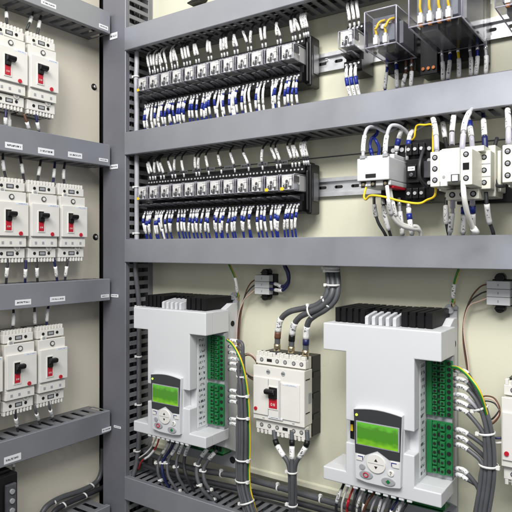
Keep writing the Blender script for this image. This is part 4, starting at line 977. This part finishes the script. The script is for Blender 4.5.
place = ['first','second','third','fourth','fifth','sixth','seventh','eighth','ninth','tenth','eleventh','twelfth','thirteenth','fourteenth']
for i in range(14):
    x = 343+i*5.0; y = 482+(x-343)*.245
    ln = r2.uniform(-10, -5)
    under('%s wire below the right drive, %s from left' % (names[i], place[i]), [(x+3, y-6, .975), (x, y+4, .955), (x+ln*.6, y+13, .945), (x+ln, y+25, .95), (x+ln+2, y+42, .97), (x+ln+6, y+60, .98)], cols[i], .0019+.0007*(i % 3 == 0),
          sl=[(.2, .38, m_sleeve, 1.25, 'marker_sleeve')] if i % 4 == 0 else ([(.3, .42, m_red if i == 2 else m_sleeve, 1.3, 'marker_sleeve')] if i % 3 == 2 else ()))

# ------------------------------------------------------------------ something dark at the very top: stub of a handle
p = M(198, 0, 1.03)
t = empty('dark_clip', p, 0, 'small dark clip on the panel above the topmost duct', 'clip')
q = MB(); q.prism([(-.028, -.004), (.006, -.003), (.014, .004), (.016, .03), (.0, .03), (-.004, .004), (-.028, -.001)], -.006, .019, 'y'); q.build('clip_body', [m_black], t, .0008)

# ------------------------------------------------------------------ camera, lights, world
cam = bpy.data.cameras.new('camera'); co = bpy.data.objects.new('camera', cam); col.objects.link(co); scene.camera = co
cam.sensor_width = 36; cam.lens = 36*585/512; cam.shift_y = -8/512; cam.clip_start = .02; cam.clip_end = 50
co.rotation_euler = (R_(90), 0, math.atan2(-FX, FY))
def area(name, loc, tgt, size, power, color=(1, 1, 1), sy=None):
    l = bpy.data.lights.new(name, 'AREA'); l.energy = power; l.color = color; l.shape = 'RECTANGLE'; l.size = size; l.size_y = sy or size
    o = bpy.data.objects.new(name, l); col.objects.link(o); o.location = loc
    o.rotation_euler = (Vector(tgt)-Vector(loc)).to_track_quat('-Z', 'Y').to_euler(); return o
lp = area('ceiling_lamp', (-.15, -.55, 1.35), (-.42, 1.0, .38), 1.0, 17.5, (1, .985, .965), .7); lp.data.spread = R_(115)
area('side_fill', (.35, .05, 1.0), (-.8, .9, .25), .35, 9.5, (1, .98, .95), .4)  # added fill from the right to brighten the side panel, no such lamp known
area('front_fill', (.3, -1.2, .1), (-.6, 1, -.15), 1.0, 4.6, (.95, .97, 1), 1.0)  # added front fill for the lower white parts, no such source known
w = bpy.data.worlds.new('World'); scene.world = w; w.use_nodes = True
nt = w.node_tree; bg = nt.nodes['Background']; bg.inputs[1].default_value = 1
tc = nt.nodes.new('ShaderNodeTexCoord'); sp = nt.nodes.new('ShaderNodeSeparateXYZ'); nt.links.new(tc.outputs['Generated'], sp.inputs[0])
rp = nt.nodes.new('ShaderNodeValToRGB'); e = rp.color_ramp.elements
e[0].position = .35; e[0].color = (.02, .02, .024, 1); e[1].position = .85; e[1].color = (.62, .635, .66, 1)
mr = nt.nodes.new('ShaderNodeMapRange'); mr.inputs['From Min'].default_value = -1; nt.links.new(sp.outputs['Z'], mr.inputs['Value'])
nt.links.new(mr.outputs[0], rp.inputs[0]); nt.links.new(rp.outputs[0], bg.inputs[0])
scene.view_settings.view_transform = 'Standard'; scene.view_settings.look = 'None'; scene.view_settings.exposure = .22
